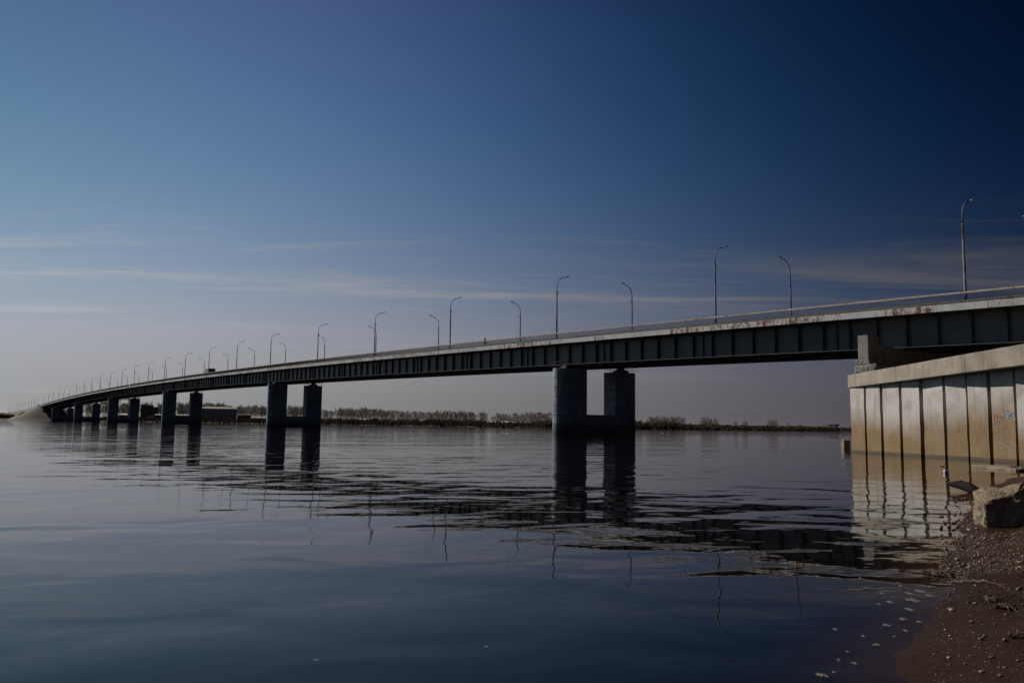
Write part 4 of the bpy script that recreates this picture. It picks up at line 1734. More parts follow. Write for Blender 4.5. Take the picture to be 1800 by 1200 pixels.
# ------------------------------------------------------------------ bare trees and scrub
MAT['bark'] = plain('bark', (0.13, 0.105, 0.088), 0.9)
MAT['twigs'] = plain('bare twigs', (0.27, 0.215, 0.175), 0.9)  # twig colour lightened to stand in for haze over the far bank
MAT['scrub'] = mottled('bare willow scrub', (0.06, 0.038, 0.022), (0.14, 0.09, 0.053), 0.25, 0.95, 0.0)


def tree_meshes(seed, spread=0.30, low=0.18):
    """unit-height bare tree: trunk with limbs, and a crown of fine branches"""
    rd = random.Random(seed)
    tr, cr = MB(), MB()
    top = 0.9
    tr.tube([(0, 0, -0.02), (0.005, 0, .25), (-.004, .004, .55), (0.004, 0, top)], [0.020, 0.016, 0.010, 0.003], 6)

    def branch(p, d, ln, r, lvl):
        segs = 3
        pts = [p]
        dd = d.copy()
        for i in range(segs):
            dd = (dd + Vector((rd.uniform(-.22, .22), rd.uniform(-.22, .22), rd.uniform(0.0, .28)))).normalized()
            pts.append(pts[-1] + dd * ln / segs)
        if lvl <= 1:
            (tr if lvl == 0 else cr).tube(pts, [r, r * .75, r * .5, r * .25], 4, False)
        else:
            for a, b in zip(pts[:-1], pts[1:]):
                s = (b - a).cross(Vector((rd.uniform(-1, 1), rd.uniform(-1, 1), rd.uniform(-1, 1)))).normalized() * r
                cr.add([a - s, a + s, b + s * .7, b - s * .7], [(0, 1, 2, 3)])
        if lvl >= 3:
            return
        n = (8, 7, 6)[lvl]
        for i in range(n):
            f = rd.uniform(.25, 1.0)
            k = min(int(f * segs), segs - 1)
            q = pts[k].lerp(pts[k + 1], f * segs - k)
            a = rd.uniform(0, 6.28)
            nd = (dd * 0.9 + Vector((math.cos(a), math.sin(a), rd.uniform(-.1, .6))) * 0.75).normalized()
            branch(q, nd, ln * rd.uniform(.42, .62), r * .5, lvl + 1)
    nl = rd.randint(14, 17)
    for i in range(nl):
        z = low + (top - low - .05) * (i + rd.random() * .6) / nl
        a = i * 2.4 + rd.uniform(-.4, .4)
        w = spread * (1.0 - 0.55 * (z / top) ** 2) * rd.uniform(.8, 1.15)
        d = Vector((math.cos(a), math.sin(a), rd.uniform(.35, 1.1))).normalized()
        branch(Vector((0, 0, z)), d, w * 1.3, 0.0065, 0)
    zmax = max(v[2] for v in tr.v + cr.v)
    for mbx in (tr, cr):
        mbx.v = [(x / zmax, y / zmax, z / zmax if z > 0 else z) for x, y, z in mbx.v]
    a, b = tr.mesh('trunk'), cr.mesh('crown')
    a.materials.append(MAT['bark'])
    b.materials.append(MAT['twigs'])
    return a, b


TREES = [tree_meshes(s, sp, lo) for s, sp, lo in ((1, .30, .05), (2, .34, .06), (3, .25, .05), (4, .36, .07), (5, .28, .08), (6, .32, .04))]
print('tree tris', [len(a.polygons) + len(b.polygons) for a, b in TREES])

CLUMPS = [  # x0, x1, top y left, top y right, count, offset behind the shore, what
    (-30, 8, 724, 725, 5, 60, 'in the dark clump left of the sandy embankment'),
    (66, 72, 709, 709, 2, 210, 'beside the road at the bridge end'),
    (148, 160, 707, 708, 3, 40, 'seen between the columns of the fifth pier'),
    (180, 192, 703, 704, 3, 40, 'seen left of the fourth pier'),
    (206, 226, 708, 707, 5, 60, 'seen between the columns of the fourth pier'),
    (244, 262, 705, 706, 4, 75, 'behind the dark flat-roofed building'),
    (274, 286, 707, 706, 3, 60, 'left of the third pier'),
    (308, 338, 707, 706, 7, 70, 'seen between the columns of the third pier'),
    (352, 398, 706, 708, 10, 110, 'behind the pale apartment block'),
    (398, 472, 712, 711, 15, 75, 'in the dense row right of the apartment block'),
    (503, 540, 712, 712, 8, 70, 'seen between the columns of the second pier'),
    (565, 585, 717, 718, 4, 60, 'in the thin pair right of the second pier'),
    (592, 650, 716, 716, 14, 60, 'in the tall dense row left of the centre'),
    (652, 700, 717, 720, 10, 60, 'in the second dense row left of the centre'),
    (702, 748, 721, 722, 9, 60, 'in the loose row above the pale shed roofs'),
    (750, 768, 723, 723, 4, 55, 'left of the long trimmed row'),
    (770, 834, 721, 722, 16, 60, 'in the long even-topped row at the centre'),
    (842, 856, 723, 724, 3, 60, 'in the single clump right of the even-topped row'),
    (864, 868, 727, 727, 1, 60, 'standing thin and alone among the pale roofs'),
    (874, 902, 724, 729, 6, 60, 'in the clump over the pale roofs'),
    (904, 966, 725, 723, 12, 60, 'in the row just left of the nearest pier'),
    (1032, 1058, 728, 729, 3, 60, 'seen between the columns of the nearest pier'),
    (1140, 1196, 731, 730, 12, 50, 'in the rounded grove right of the nearest pier'),
    (1199, 1202, 733, 733, 1, 50, 'at the right end of the rounded grove'),
    (1234, 1260, 732, 735, 5, 50, 'in the smaller grove further right'),
    (1290, 1296, 741, 741, 2, 60, 'thin and low left of the white house'),
    (1306, 1315, 738, 738, 2, 70, 'behind the white house on the far bank'),
    (1352, 1364, 737, 738, 3, 60, 'in the small clump right of the long dark roof'),
    (1380, 1386, 742, 742, 1, 80, 'low and alone far right of the dark roof'),
    (1446, 1460, 744, 745, 2, 60, 'low beside the gantry crane'),
]
ti = 0
for x0, x1, y0, y1, cnt, off, what in CLUMPS:
    for k in range(cnt):
        f = (k + 0.5) / cnt
        x = x0 + (x1 - x0) * f + random.uniform(-.3, .3) * (x1 - x0) / cnt
        o2 = off + random.uniform(-12, 12)
        P = far_pt(x, o2)
        P.z = bank_z(o2, x) - 0.05
        yt = y0 + (y1 - y0) * f + random.uniform(-2.2, 0.2) + 2.0 * max(0.0, noise.noise(Vector((x * .11, 4, 0)))) + random.choice((0, 0, 0, 2.5))
        h = at_depth(x, yt, P.y).z - P.z
        root = empty('bare_tree', P, random.uniform(0, 6.28))
        lab = (ORD[k] + ' bare tree from the left, ' + what) if cnt > 1 else 'bare tree ' + what
        tag(root, lab, 'tree', 'bare trees on the far bank')
        a, b = TREES[ti % 6]
        ti += random.choice((1, 1, 2))
        wide = random.uniform(.9, 1.25)
        for nm, me in (('trunk', a), ('crown', b)):
            o = obj(nm, me, None, root)
            o.scale = (h * wide, h * wide, h)


def build_scrub():
    mb = MB()
    rd = random.Random(11)

    def bush(P, h, w):
        for i in range(34):
            a, t = rd.uniform(0, 6.28), rd.uniform(0.0, 1.0)
            b0 = P + Vector((math.cos(a) * w * .25 * t, math.sin(a) * w * .25 * t, -.1))
            tip = P + Vector((math.cos(a) * w * t * .6, math.sin(a) * w * t * .6, h * (1.05 - .45 * t * t) * rd.uniform(.75, 1)))
            s = Vector((math.cos(a + 1.3), math.sin(a + 1.3), 0)) * rd.uniform(.05, .11)
            m_ = b0.lerp(tip, .6) + Vector((rd.uniform(-.2, .2), rd.uniform(-.2, .2), .1))
            mb.add([b0 - s, b0 + s, m_ + s, m_ - s, tip], [(0, 1, 2, 3), (3, 2, 4)])
            for _ in range(2):
                e = m_ + Vector((rd.uniform(-.5, .5), rd.uniform(-.5, .5), rd.uniform(.2, .8)))
                mb.add([m_ - s * .6, m_ + s * .6, e], [(0, 1, 2)])
    x = 140.0
    while x < 1500:
        dens = 1.0
        if 1315 < x < 1350 or 845 < x < 945:
            hmax = 2.2
        else:
            hmax = 3.6 + 1.4 * noise.noise(Vector((x * .045, 0, 0)))
        if x < 420:
            hmax *= 0.8
        if x > 1190:
            hmax = 2.3 + 1.6 * noise.noise(Vector((x * .06, 7, 0)))
        for off in (2.5, 7, 13, 21):
            o2 = off + rd.uniform(-2, 2)
            P = far_pt(x + rd.uniform(-2, 2), o2)
            P.z = bank_z(o2, x)
            bush(P, max(.8, hmax * rd.uniform(.55, 1.1)), rd.uniform(2, 3.6))
        x += 2.4
    for x in np.arange(-40, 26, 2.0):
        for off in (10, 30):
            P = far_pt(x, off)
            P.z = bank_z(off, x)
            bush(P, rd.uniform(3, 6), 4)
    for s, u in ((985, -13), (988, -11), (1010, -14), (1000, -12), (992, -14)):
        bush(BP(s, u, max(0.3, HR(s) - 1.25 - (-0.6 - u) / 1.75)), rd.uniform(1.0, 1.8), 3.0)
    o = mb.build('bank_scrub', MAT['scrub'], None, origin=far_pt(700, 10))
    tag(o, 'low brown leafless scrub covering the far bank above the waterline', 'scrub', kind='stuff')


build_scrub()


def build_thicket():
    """bare undergrowth between and behind the tree trunks"""
    mb = MB()
    rd = random.Random(23)
    for x0, x1, y0, y1, cnt, off, what in CLUMPS:
        if cnt < 3 or x1 < 100:
            continue
        x = x0 - 2.0
        while x < x1 + 2:
            for dd in (8, 24):
                o2 = off + dd + rd.uniform(-6, 6)
                P = far_pt(x + rd.uniform(-1, 1), o2)
                P.z = bank_z(o2, x)
                h = rd.uniform(3.0, 6.0)
                for i in range(26):
                    a, t = rd.uniform(0, 6.28), rd.uniform(0, 1)
                    b0 = P + Vector((math.cos(a) * t, math.sin(a) * t, -.1))
                    tip = P + Vector((math.cos(a) * 2.4 * t, math.sin(a) * 2.4 * t, h * rd.uniform(.5, 1) * (1 - .3 * t)))
                    s_ = Vector((math.cos(a + 1.4), math.sin(a + 1.4), 0)) * rd.uniform(.03, .07)
                    mb.add([b0 - s_, b0 + s_, tip], [(0, 1, 2)])
                    m_ = b0.lerp(tip, rd.uniform(.3, .7))
                    e = m_ + Vector((rd.uniform(-.7, .7), rd.uniform(-.7, .7), rd.uniform(.3, 1.1)))
                    mb.add([m_ - s_, m_ + s_, e], [(0, 1, 2)])
            x += 1.7
    o = mb.build('thicket', MAT['twigs'], None, origin=far_pt(700, 70))
    tag(o, 'grey-brown bare undergrowth between the trunks of the far tree rows', 'undergrowth', kind='stuff')


build_thicket()

# ------------------------------------------------------------------ buildings on the far bank
MAT['apt'] = mottled('pale blue panel wall', (0.32, 0.37, 0.45), (0.40, 0.45, 0.53), 0.3, 0.9, 0.0)
MAT['brick_dark'] = mottled('dark brick wall', (0.085, 0.068, 0.06), (0.12, 0.10, 0.09), 0.5, 0.9, 0.0)
MAT['roof_grey'] = mottled('pale slate roof', (0.22, 0.21, 0.19), (0.31, 0.30, 0.275), 0.6, 0.8, 0.0)
MAT['roof_white'] = mottled('whitish slate roof', (0.42, 0.42, 0.42), (0.60, 0.60, 0.60), 0.6, 0.8, 0.0)
MAT['roof_dark'] = mottled('tarred roof', (0.016, 0.017, 0.019), (0.035, 0.036, 0.04), 0.6, 0.9, 0.0)
MAT['white_wall'] = mottled('whitewashed wall', (0.55, 0.55, 0.54), (0.68, 0.68, 0.67), 0.6, 0.9, 0.0)
MAT['blue_wall'] = mottled('grey blue wall', (0.045, 0.06, 0.08), (0.07, 0.09, 0.115), 0.6, 0.9, 0.0)
MAT['wood_wall'] = mottled('brown plank wall', (0.055, 0.035, 0.022), (0.10, 0.065, 0.042), 0.8, 0.9, 0.0)
MAT['red_wall'] = mottled('dull red wall', (0.13, 0.045, 0.03), (0.17, 0.06, 0.045), 0.8, 0.9, 0.0)
MAT['window'] = plain('dark window glass', (0.02, 0.025, 0.03), 0.15)
MAT['frame'] = plain('white window frame', (0.55, 0.55, 0.55), 0.7)
MAT['balcony'] = plain('balcony panel', (0.5, 0.51, 0.53), 0.8)


def building(name, x0, x1, ytop, off, depth, wall, roof, label, roof_h=0.0, floors=1, cols=3, balc=(), turn=0.0, chim=0, zbase=None, cat='building'):
    """ytop: picture row of the eaves; roof_h > 0 makes a gable with the ridge along the front"""
    xm = (x0 + x1) / 2
    P = far_pt(xm, off)
    P.z = bank_z(off, xm) - 0.1 if zbase is None else zbase
    w = (x1 - x0) / FPX * P.y
    h = at_depth(xm, ytop, P.y).z - P.z
    root = empty(name, P, -math.atan2(P.x, P.y) + turn)
    tag(root, label, cat)
    Z0 = Vector((0, 0, 0))
    mb = MB()
    mb.box(-w / 2, w / 2, 0, depth, -0.6, h)
    wl = mb.build('wall', wall, root, origin=Z0)
    mb = MB()
    e = 0.35
    if roof_h > 0:
        y0_, y1_ = -e, depth + e
        ym = depth / 2
        for (ya, za, yb, zb) in ((y0_, h - .05, ym, h + roof_h), (ym, h + roof_h, y1_, h - .05)):
            mb.hexa([(-w / 2 - e, ya, za), (w / 2 + e, ya, za), (w / 2 + e, yb, zb), (-w / 2 - e, yb, zb),
                     (-w / 2 - e, ya, za + .18), (w / 2 + e, ya, za + .18), (w / 2 + e, yb, zb + .18), (-w / 2 - e, yb, zb + .18)])
        for xx in (-w / 2 + .01, w / 2 - .01):
            mb.add([(xx, 0, h), (xx, depth, h), (xx, ym, h + roof_h)], [(0, 1, 2)])
    else:
        mb.box(-w / 2 - e, w / 2 + e, -e, depth + e, h + 0.002, h + .35)
    rf = mb.build('roof', roof, root, origin=Z0)
    for c in range(chim):
        mb = MB()
        cx = -w / 2 + w * (c + .5) / chim
        zr = h + max(roof_h * .55, .36)
        mb.box(cx - .3, cx + .3, depth * .4 - .3, depth * .4 + .3, zr - .5, zr + 1.0)
        mb.build('chimney', MAT['brick_dark'], rf, origin=Z0)
    if cols:
        fh = (h - .6) / floors
        wm, pm = MB(), MB()
        ww, wh = min(1.5, w / cols * .5), min(1.5, fh * .52)
        wm.box(-ww / 2 - .1, ww / 2 + .1, -.06, .02, -.1, wh + .1)
        pm.box(-ww / 2, ww / 2, -.09, -.063, 0, wh)
        wme, pme = wm.mesh('window'), pm.mesh('pane')
        wme.materials.append(MAT['frame'])
        pme.materials.append(MAT['window'])
        bm_ = MB()
        bm_.box(-ww * .95, ww * .95, -1.1, -.1, -0.9, 0.0)
        bme = bm_.mesh('balcony')
        bme.materials.append(MAT['balcony'])
        for f in range(floors):
            for c in range(cols):
                loc = Vector((-w / 2 + w * (c + .5) / cols, 0, .5 + fh * f + fh * .28))
                o = obj('window', wme, None, root)
                o.location = loc
                q = obj('pane', pme, None, o)
                if c in balc and f > 0:
                    o = obj('balcony', bme, None, root)
                    o.location = loc
    return root


building('apartment_block', 345, 413, 718, 38, 12, MAT['apt'], MAT['roof_grey'], 'pale blue four-storey apartment block on the far bank beside the third pier', 1.6, 4, 12, (3, 4, 8, 9), chim=3)
building('brick_building', 247, 267, 712.5, 45, 14, MAT['brick_dark'], MAT['roof_dark'], 'tall dark flat-roofed brick building behind the white shed', 0, 4, 4)
building('brick_building', 267.5, 276, 716, 48, 12, MAT['brick_dark'], MAT['roof_dark'], 'lower dark brick wing right of the tall flat-roofed building', 0, 3, 2)
building('white_shed', 258.5, 272, 730, 14, 6, MAT['white_wall'], MAT['roof_grey'], 'small bright white shed at the water between two piers', 0, 1, 0, zbase=1.2, cat='shed')
building('blue_shed', 272.5, 283, 729.5, 18, 7, MAT['blue_wall'], MAT['roof_grey'], 'grey-blue shed right of the bright white shed', .8, 1, 2, zbase=1.2, cat='shed')
building('boat_shed', 304, 339, 730, 30, 8, MAT['blue_wall'], MAT['roof_grey'], 'low grey-blue shed seen between the columns of the third pier', .8, 1, 4, cat='shed')
building('water_tower', 223, 228, 715, 30, 4, MAT['apt'], MAT['roof_grey'], 'narrow pale tower seen between the columns of the fourth pier', 0, 4, 1, cat='tower')
building('low_house', 208, 222, 729, 30, 8, MAT['blue_wall'], MAT['roof_white'], 'low pale-roofed house seen between the columns of the fourth pier', 1.2, 1, 3, cat='house')
building('wooden_house', 417, 440, 730, 40, 8, MAT['wood_wall'], MAT['roof_dark'], 'dark wooden house just right of the apartment block', 1.6, 1, 3, chim=1, cat='house')
building('wooden_house', 442, 466, 735, 30, 8, MAT['wood_wall'], MAT['roof_grey'], 'low wooden house with grey roof left of the second pier', 1.2, 1, 3, cat='house')
building('summer_house', 632, 651, 738.5, 42, 8, MAT['blue_wall'], MAT['roof_white'], 'small house with whitish roof under the tall dense tree row', 1.3, 1, 3, chim=1, cat='house')
building('summer_house', 687, 708, 740, 42, 8, MAT['red_wall'], MAT['roof_white'], 'low house with whitish roof left of the loose tree row', 1.1, 1, 3, cat='house')
building('summer_house', 721, 742, 741, 42, 8, MAT['red_wall'], MAT['roof_white'], 'low red house with whitish roof below the loose tree row', 1.2, 1, 3, cat='house')
building('long_shed', 762, 797, 738.5, 44, 9, MAT['roof_dark'], MAT['roof_dark'], 'long black-roofed shed below the even-topped tree row', 1.2, 1, 0, cat='shed')
building('long_shed', 817, 852, 744, 30, 9, MAT['blue_wall'], MAT['roof_dark'], 'dark blue low shed left of the pale-roofed sheds', .8, 1, 4, cat='shed')
building('pale_roof_shed', 853, 872, 744.5, 36, 8, MAT['wood_wall'], MAT['roof_white'], 'first of three pale-roofed sheds in a row, brown walled', 1.3, 1, 2, cat='shed')
building('pale_roof_shed', 879, 901, 744.5, 36, 8, MAT['white_wall'], MAT['roof_white'], 'middle pale-roofed shed with white wall', 1.5, 1, 3, chim=2, cat='shed')
building('pale_roof_shed', 903, 932, 745, 36, 8, MAT['blue_wall'], MAT['roof_white'], 'last of three pale-roofed sheds in a row, dark blue walled', 1.3, 1, 4, chim=2, cat='shed')
building('long_shed', 935, 972, 745, 40, 8, MAT['red_wall'], MAT['roof_dark'], 'dark-roofed reddish shed just left of the nearest pier', 1.2, 1, 3, cat='shed')
building('low_house', 1123, 1139, 747, 60, 8, MAT['wood_wall'], MAT['roof_dark'], 'low dark-roofed house just right of the nearest pier', 1.0, 1, 2, cat='house')
building('white_house', 1309, 1322, 750, 20, 7, MAT['white_wall'], MAT['roof_dark'], 'white house with dark windows on the open far bank at right', .8, 1, 3, cat='house')
building('long_shed', 1323, 1347, 750, 30, 9, MAT['wood_wall'], MAT['roof_dark'], 'long dark-roofed shed right of the white house', .9, 1, 0, cat='shed')
building('low_house', 1252, 1257, 750, 25, 6, MAT['white_wall'], MAT['roof_grey'], 'tiny pale hut below the smaller grove', .5, 1, 1, cat='hut')
building('low_house', 1278, 1283, 752, 25, 6, MAT['white_wall'], MAT['roof_grey'], 'tiny pale hut left of the white house', .5, 1, 1, cat='hut')
building('low_house', 1437, 1443, 752, 40, 6, MAT['white_wall'], MAT['roof_dark'], 'small white house left of the gantry crane', .9, 1, 1, cat='house')
building('long_shed', 1374, 1424, 751.5, 60, 9, MAT['roof_dark'], MAT['roof_dark'], 'very long low dark shed between the white house and the crane', .6, 1, 0, cat='shed')

# gantry crane far right
P = far_pt(1466, 60)
P.z = bank_z(60) - .1
root = empty('gantry_crane', P, -math.atan2(P.x, P.y))
tag(root, 'dark gantry crane on the far bank left of the quay wall', 'crane')
w = 12 / FPX * P.y
h = at_depth(1466, 745.5, P.y).z - P.z
mb = MB()
mb.box(-w / 2 - 1.5, w / 2 + 1.5, -.5, .5, h - 1.0, h)
mb.build('beam', MAT['dark_steel'], root, origin=Vector((0, 0, 0)))
for sx in (-1, 1):
    for sy in (-1, 1):
        mb = MB()
        mb.tube([(sx * w / 2, sy * 2.2, 0), (sx * w / 2 * .96, sy * .4, h - 1.0)], .28, 5)
        mb.build('leg', MAT['dark_steel'], root, origin=Vector((0, 0, 0)))
mb = MB()
mb.box(1.0, 2.6, -.8, .8, h - 2.4, h - 1.02)
mb.build('cab', MAT['dark_steel'], root, origin=Vector((0, 0, 0)))


# ------------------------------------------------------------------ traffic on the bridge
MAT['truck_green'] = mottled('faded green tarpaulin', (0.10, 0.11, 0.065), (0.14, 0.145, 0.09), 1.0, 0.8)
MAT['truck_dark'] = plain('dark truck paint', (0.03, 0.035, 0.04), 0.5)
MAT['tyre'] = plain('tyre rubber', (0.02, 0.02, 0.02), 0.9)
MAT['glass'] = plain('vehicle glass', (0.02, 0.025, 0.03), 0.1)


def wheel(parent, x, y, r, w=0.25):
    mb = MB()
    mb.tube([(x, y - w / 2, r), (x, y + w / 2, r)], r, 14)
    t = mb.build('wheel', MAT['tyre'], parent, origin=Vector((0, 0, 0)))
    mb = MB()
    mb.tube([(x, y - w / 2 - .01, r), (x, y + w / 2 + .01, r)], r * .55, 10)
    mb.build('rim', MAT['dark_steel'], t, origin=Vector((0, 0, 0)))


def box_truck(s, u, label):
    """local x = direction of travel (away along the bridge)"""
    z = HR(s) - 1.21
    root = empty('box_truck', BP(s, u, z), RZ)
    root.rotation_euler = (Matrix.Rotation(RZ, 4, 'Z') @ Matrix.Rotation(-math.atan(slope(s)), 4, 'Y')).to_euler()
    tag(root, label, 'truck')
    Z0 = Vector((0, 0, 0))
    mb = MB()
    mb.box(-3.0, 1.6, -1.22, 1.22, 1.05, 3.35)
    mb.build('cargo_box', MAT['truck_green'], root, origin=Z0)
    mb = MB()
    mb.box(-3.08, -3.003, -1.22, 1.22, 1.05, 3.35)
    mb.build('rear_door', MAT['truck_dark'], root, origin=Z0)
    mb = MB()
    mb.prism([(1.7, .6), (3.5, .6), (3.55, 1.5), (3.2, 2.55), (1.7, 2.6)], lambda p, t: (p[0], t, p[1]), -1.1, 1.1)
    cab = mb.build('cab', MAT['truck_dark'], root, origin=Z0)
    mb = MB()
    mb.prism([(3.57, 1.55), (3.58, 1.57), (3.26, 2.47), (3.24, 2.45)], lambda p, t: (p[0], t, p[1]), -.95, .95)
    mb.build('windscreen', MAT['glass'], cab, origin=Z0)
    mb = MB()
    mb.box(-3.0, 3.4, -.45, .45, .55, .95)
    mb.build('chassis', MAT['truck_dark'], root, origin=Z0)
    for x in (-1.8, 2.7):
        for y in (-1.0, 1.0):
            wheel(root, x, y, .5)
    return root


box_truck(solve_s(369, 4.4, 1.5), 4.4, 'dark box truck with green side driving on the bridge, roof above the railing')


def van(s, u, label):
    z = HR(s) - 1.21
    root = empty('van', BP(s, u, z), RZ)
    root.rotation_euler = (Matrix.Rotation(RZ, 4, 'Z') @ Matrix.Rotation(-math.atan(slope(s)), 4, 'Y')).to_euler()
    tag(root, label, 'van')
    Z0 = Vector((0, 0, 0))
    mb = MB()
    mb.prism([(-2.6, .4), (2.6, .4), (2.65, 1.1), (1.9, 1.35), (1.2, 2.35), (-2.5, 2.4)], lambda p, t: (p[0], t, p[1]), -1.0, 1.0)
    mb.build('body', MAT['truck_dark'], root, origin=Z0)
    mb = MB()
    mb.prism([(1.93, 1.38), (1.95, 1.39), (1.25, 2.33), (1.23, 2.31)], lambda p, t: (p[0], t, p[1]), -.85, .85)
    mb.build('windscreen', MAT['glass'], root, origin=Z0)
    mb = MB()
    mb.box(-2.59, -2.56, -.8, .8, 1.4, 2.1)
    mb.build('rear_window', MAT['glass'], root, origin=Z0)
    for x in (-1.7, 1.7):
        for y in (-.88, .88):
            wheel(root, x, y, .36)


van(solve_s(80, 3.8, 1.0), 3.8, 'small dark van at the far end of the bridge, roof above the railing')


# ------------------------------------------------------------------ cyclist on the near pavement
def build_cyclist():
    s = solve_s(853, 1.0)
    z = HR(s) - 1.08
    Z0 = Vector((0, 0, 0))
    bike = empty('bicycle', BP(s, 1.0, z), RZ)
    tag(bike, 'bicycle ridden along the near pavement of the bridge behind the railing', 'bicycle')
    R = 0.34
    for nm, x in (('wheel', -0.52), ('wheel', 0.52)):
        mb = MB()
        ring = [(x + R * math.cos(a), 0, R + R * math.sin(a)) for a in np.linspace(0, 2 * math.pi, 25)]
        mb.tube(ring, 0.022, 6, False)
        w_ = mb.build(nm, MAT['tyre'], bike, origin=Z0)
        mb = MB()
        for k in range(8):
            a = k * math.pi / 4
            mb.tube([(x, 0, R), (x + R * math.cos(a), 0, R + R * math.sin(a))], 0.004, 3)
        mb.build('spokes', MAT['lamphead'], w_, origin=Z0)
    mb = MB()
    for a, b in (((-.52, 0, R), (-.05, 0, .30)), ((-.05, 0, .30), (-.2, 0, .86)), ((-.18, 0, .80), (.38, 0, .86)), ((-.05, 0, .30), (.40, 0, .78)),
                 ((.36, 0, .92), (.52, 0, R)), ((-.52, 0, R), (-.18, 0, .78))):
        mb.tube([a, b], 0.02, 6)
    mb.build('frame', MAT['red_wall'], bike, origin=Z0)
    mb = MB()
    mb.tube([(-.34, 0, .90), (-.2, 0, .91), (-.06, 0, .90)], [.09, .07, .03], 8)
    mb.build('saddle', MAT['tyre'], bike, origin=Z0)
    mb = MB()
    mb.tube([(.36, -.28, 1.02), (.42, -.1, 1.0), (.37, 0, .96), (.42, .1, 1.0), (.36, .28, 1.02)], .016, 6)
    mb.build('handlebar', MAT['dark_steel'], bike, origin=Z0)
    mb = MB()
    mb.tube([(-.05, -.1, .30), (-.05, .1, .30)], .02, 6)
    mb.box(-.13, .03, -.20, -.10, .12, .15)
    mb.box(-.13, .03, .10, .20, .45, .48)
    mb.build('pedals', MAT['dark_steel'], bike, origin=Z0)

    person = empty('person', BP(s, 1.0, z), RZ)
    tag(person, 'person in dark clothes riding a bicycle over the bridge', 'person')
    me = bpy.data.meshes.new('body')
    V = [(-.19, 0, .98), (-.10, 0, 1.18), (.05, 0, 1.42), (.08, 0, 1.50),
         (.05, .17, 1.40), (.19, .23, 1.18), (.36, .25, 1.06), (.05, -.17, 1.40), (.19, -.23, 1.18), (.36, -.25, 1.06),
         (-.17, .11, .94), (.17, .13, .82), (-.05, .15, .52), (.07, .15, .48), (-.17, -.11, .94), (.10, -.13, .66), (-.07, -.15, .22), (.06, -.15, .17)]
    E = [(0, 1), (1, 2), (2, 3), (2, 4), (4, 5), (5, 6), (2, 7), (7, 8), (8, 9), (0, 10), (10, 11), (11, 12), (12, 13), (0, 14), (14, 15), (15, 16), (16, 17)]
    rr = [.15, .15, .15, .06, .07, .05, .035, .07, .05, .035, .10, .075, .05, .045, .10, .075, .05, .045]
    me.from_pydata(V, E, [])
    b = obj('body', me, plain('dark jacket', (0.018, 0.018, 0.022), 0.9), person)
    md = b.modifiers.new('skin', 'SKIN')
    for i, sv in enumerate(me.skin_vertices[0].data):
        sv.radius = (rr[i], rr[i])
        sv.use_root = i == 0
    b.modifiers.new('sub', 'SUBSURF').levels = 1
    b.modifiers['sub'].render_levels = 2
    mb = MB()
    n = 10
    V, F = [], []
    for i in range(n + 1):
        t = math.pi * i / n
        for k in range(14):
            a = 2 * math.pi * k / 14
            nose_ = .018 * math.exp(-((t - 1.7) / .22) ** 2) * max(0, math.cos(a)) ** 8
            V.append((.11 + (.095 + nose_) * math.sin(t) * math.cos(a), .078 * math.sin(t) * math.sin(a), 1.64 + .125 * math.cos(t)))
    for i in range(n):
        for k in range(14):
            F.append((i * 14 + k, (i + 1) * 14 + k, (i + 1) * 14 + (k + 1) % 14, i * 14 + (k + 1) % 14))
    mb.add(V, F)
    for sy in (-1, 1):
        mb.tube([(.10, sy * .074, 1.63), (.10, sy * .09, 1.64), (.095, sy * .092, 1.66)], [.02, .022, .012], 6)
    mb.build('head', plain('skin', (0.30, 0.19, 0.14), 0.6), person, origin=Z0, smooth=True)
    mb = MB()
    V = [v for v in V]
    ring = [(.10 + .104 * math.sin(t) * math.cos(a), .087 * math.sin(t) * math.sin(a), 1.65 + .128 * math.cos(t)) for t in np.linspace(0.01, 1.45, 6) for a in np.linspace(0, 2 * math.pi, 15)[:-1]]
    mb.add(ring, [(i * 14 + k, (i + 1) * 14 + k, (i + 1) * 14 + (k + 1) % 14, i * 14 + (k + 1) % 14) for i in range(5) for k in range(14)])
    mb.build('knit_cap', MAT['tyre'], person, origin=Z0, smooth=True)
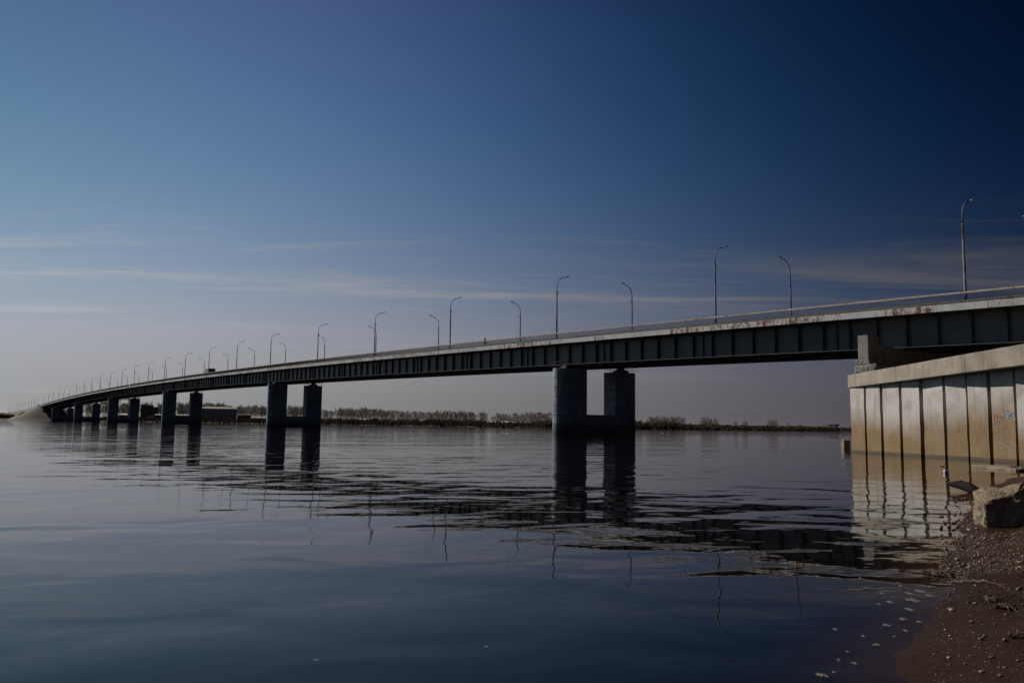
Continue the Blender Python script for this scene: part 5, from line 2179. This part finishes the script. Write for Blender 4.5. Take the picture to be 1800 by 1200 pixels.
    for sy in (-1, 1):                                     # hands closed round the grips
        mb = MB()
        mb.tube([(.33, sy * .25, 1.06), (.37, sy * .255, 1.045)], [.03, .038], 8)
        for k in range(4):
            y = sy * (.225 + .02 * k)
            mb.tube([(.36, y, 1.05), (.395, y, 1.045), (.40, y, 1.015), (.375, y, .998)], .0095, 5)
        mb.tube([(.36, sy * .225, 1.05), (.35, sy * .205, 1.03), (.36, sy * .205, 1.0)], .010, 5)
        mb.build('hand', plain('glove', (0.03, 0.03, 0.03), 0.9), person, origin=Z0)


build_cyclist()

# ------------------------------------------------------------------ small things on the bridge
s = solve_s(228, 0.0)
root = empty('marker_post', BP(s, -0.1, HR(s) - 1.9))
tag(root, 'white marker post fixed outside the railing between third and fourth pier', 'post')
mb = MB()
mb.hexa(bhex(s - .9, s + .9, -0.12, -0.008, HR(s) - 1.9, HR(s) + 0.7))
mb.build('board', MAT['white_wall'], root)
mb = MB()
mb.hexa(bhex(s - 2.6, s - 1.2, -0.10, -0.01, HR(s) - 1.7, HR(s) - .2))
mb.build('back_board', MAT['dark_steel'], root)

# inspection gantry hanging under the bridge at the fourth pier
s = S0 + 3 * SPAN - 2.6
root = empty('inspection_gantry', BP(s, 7.6, HR(s) + Z_GB - 3.4))
tag(root, 'dark steel inspection gantry hanging under the bridge at the fourth pier', 'gantry')
zt = HR(s) + Z_GB
mb = MB()
for ds in (-.6, .6):
    for zz in (-.9, -1.7):
        mb.tube([BP(s + ds, 4.7, zt + zz), BP(s + ds, 15.4, zt + zz)], .10, 5)
    for k in range(10):
        u = 4.7 + 1.07 * k
        mb.tube([BP(s + ds, u, zt - .9), BP(s + ds, u + 1.07, zt - 1.7)], .06, 4)
        mb.tube([BP(s + ds, u, zt - .9), BP(s + ds, u, zt - 1.7)], .06, 4)
mb.build('platform_truss', MAT['dark_steel'], root)
for u in (4.9, 9.9, 15.3):
    mb = MB()
    for ds in (-.6, .6):
        mb.tube([BP(s + ds, u, zt - .01), BP(s + ds, u, zt - 3.4)], .10, 5)
        mb.tube([BP(s + ds, u + .9, zt - .9), BP(s + ds, u + .9, zt - 3.4)], .08, 5)
    for zz in (-2.2, -2.8, -3.4):
        mb.tube([BP(s - .6, u, zt + zz), BP(s + .6, u, zt + zz), BP(s + .6, u + .9, zt + zz), BP(s - .6, u + .9, zt + zz), BP(s - .6, u, zt + zz)], .08, 4)
    mb.build('hanger_ladder', MAT['dark_steel'], root)
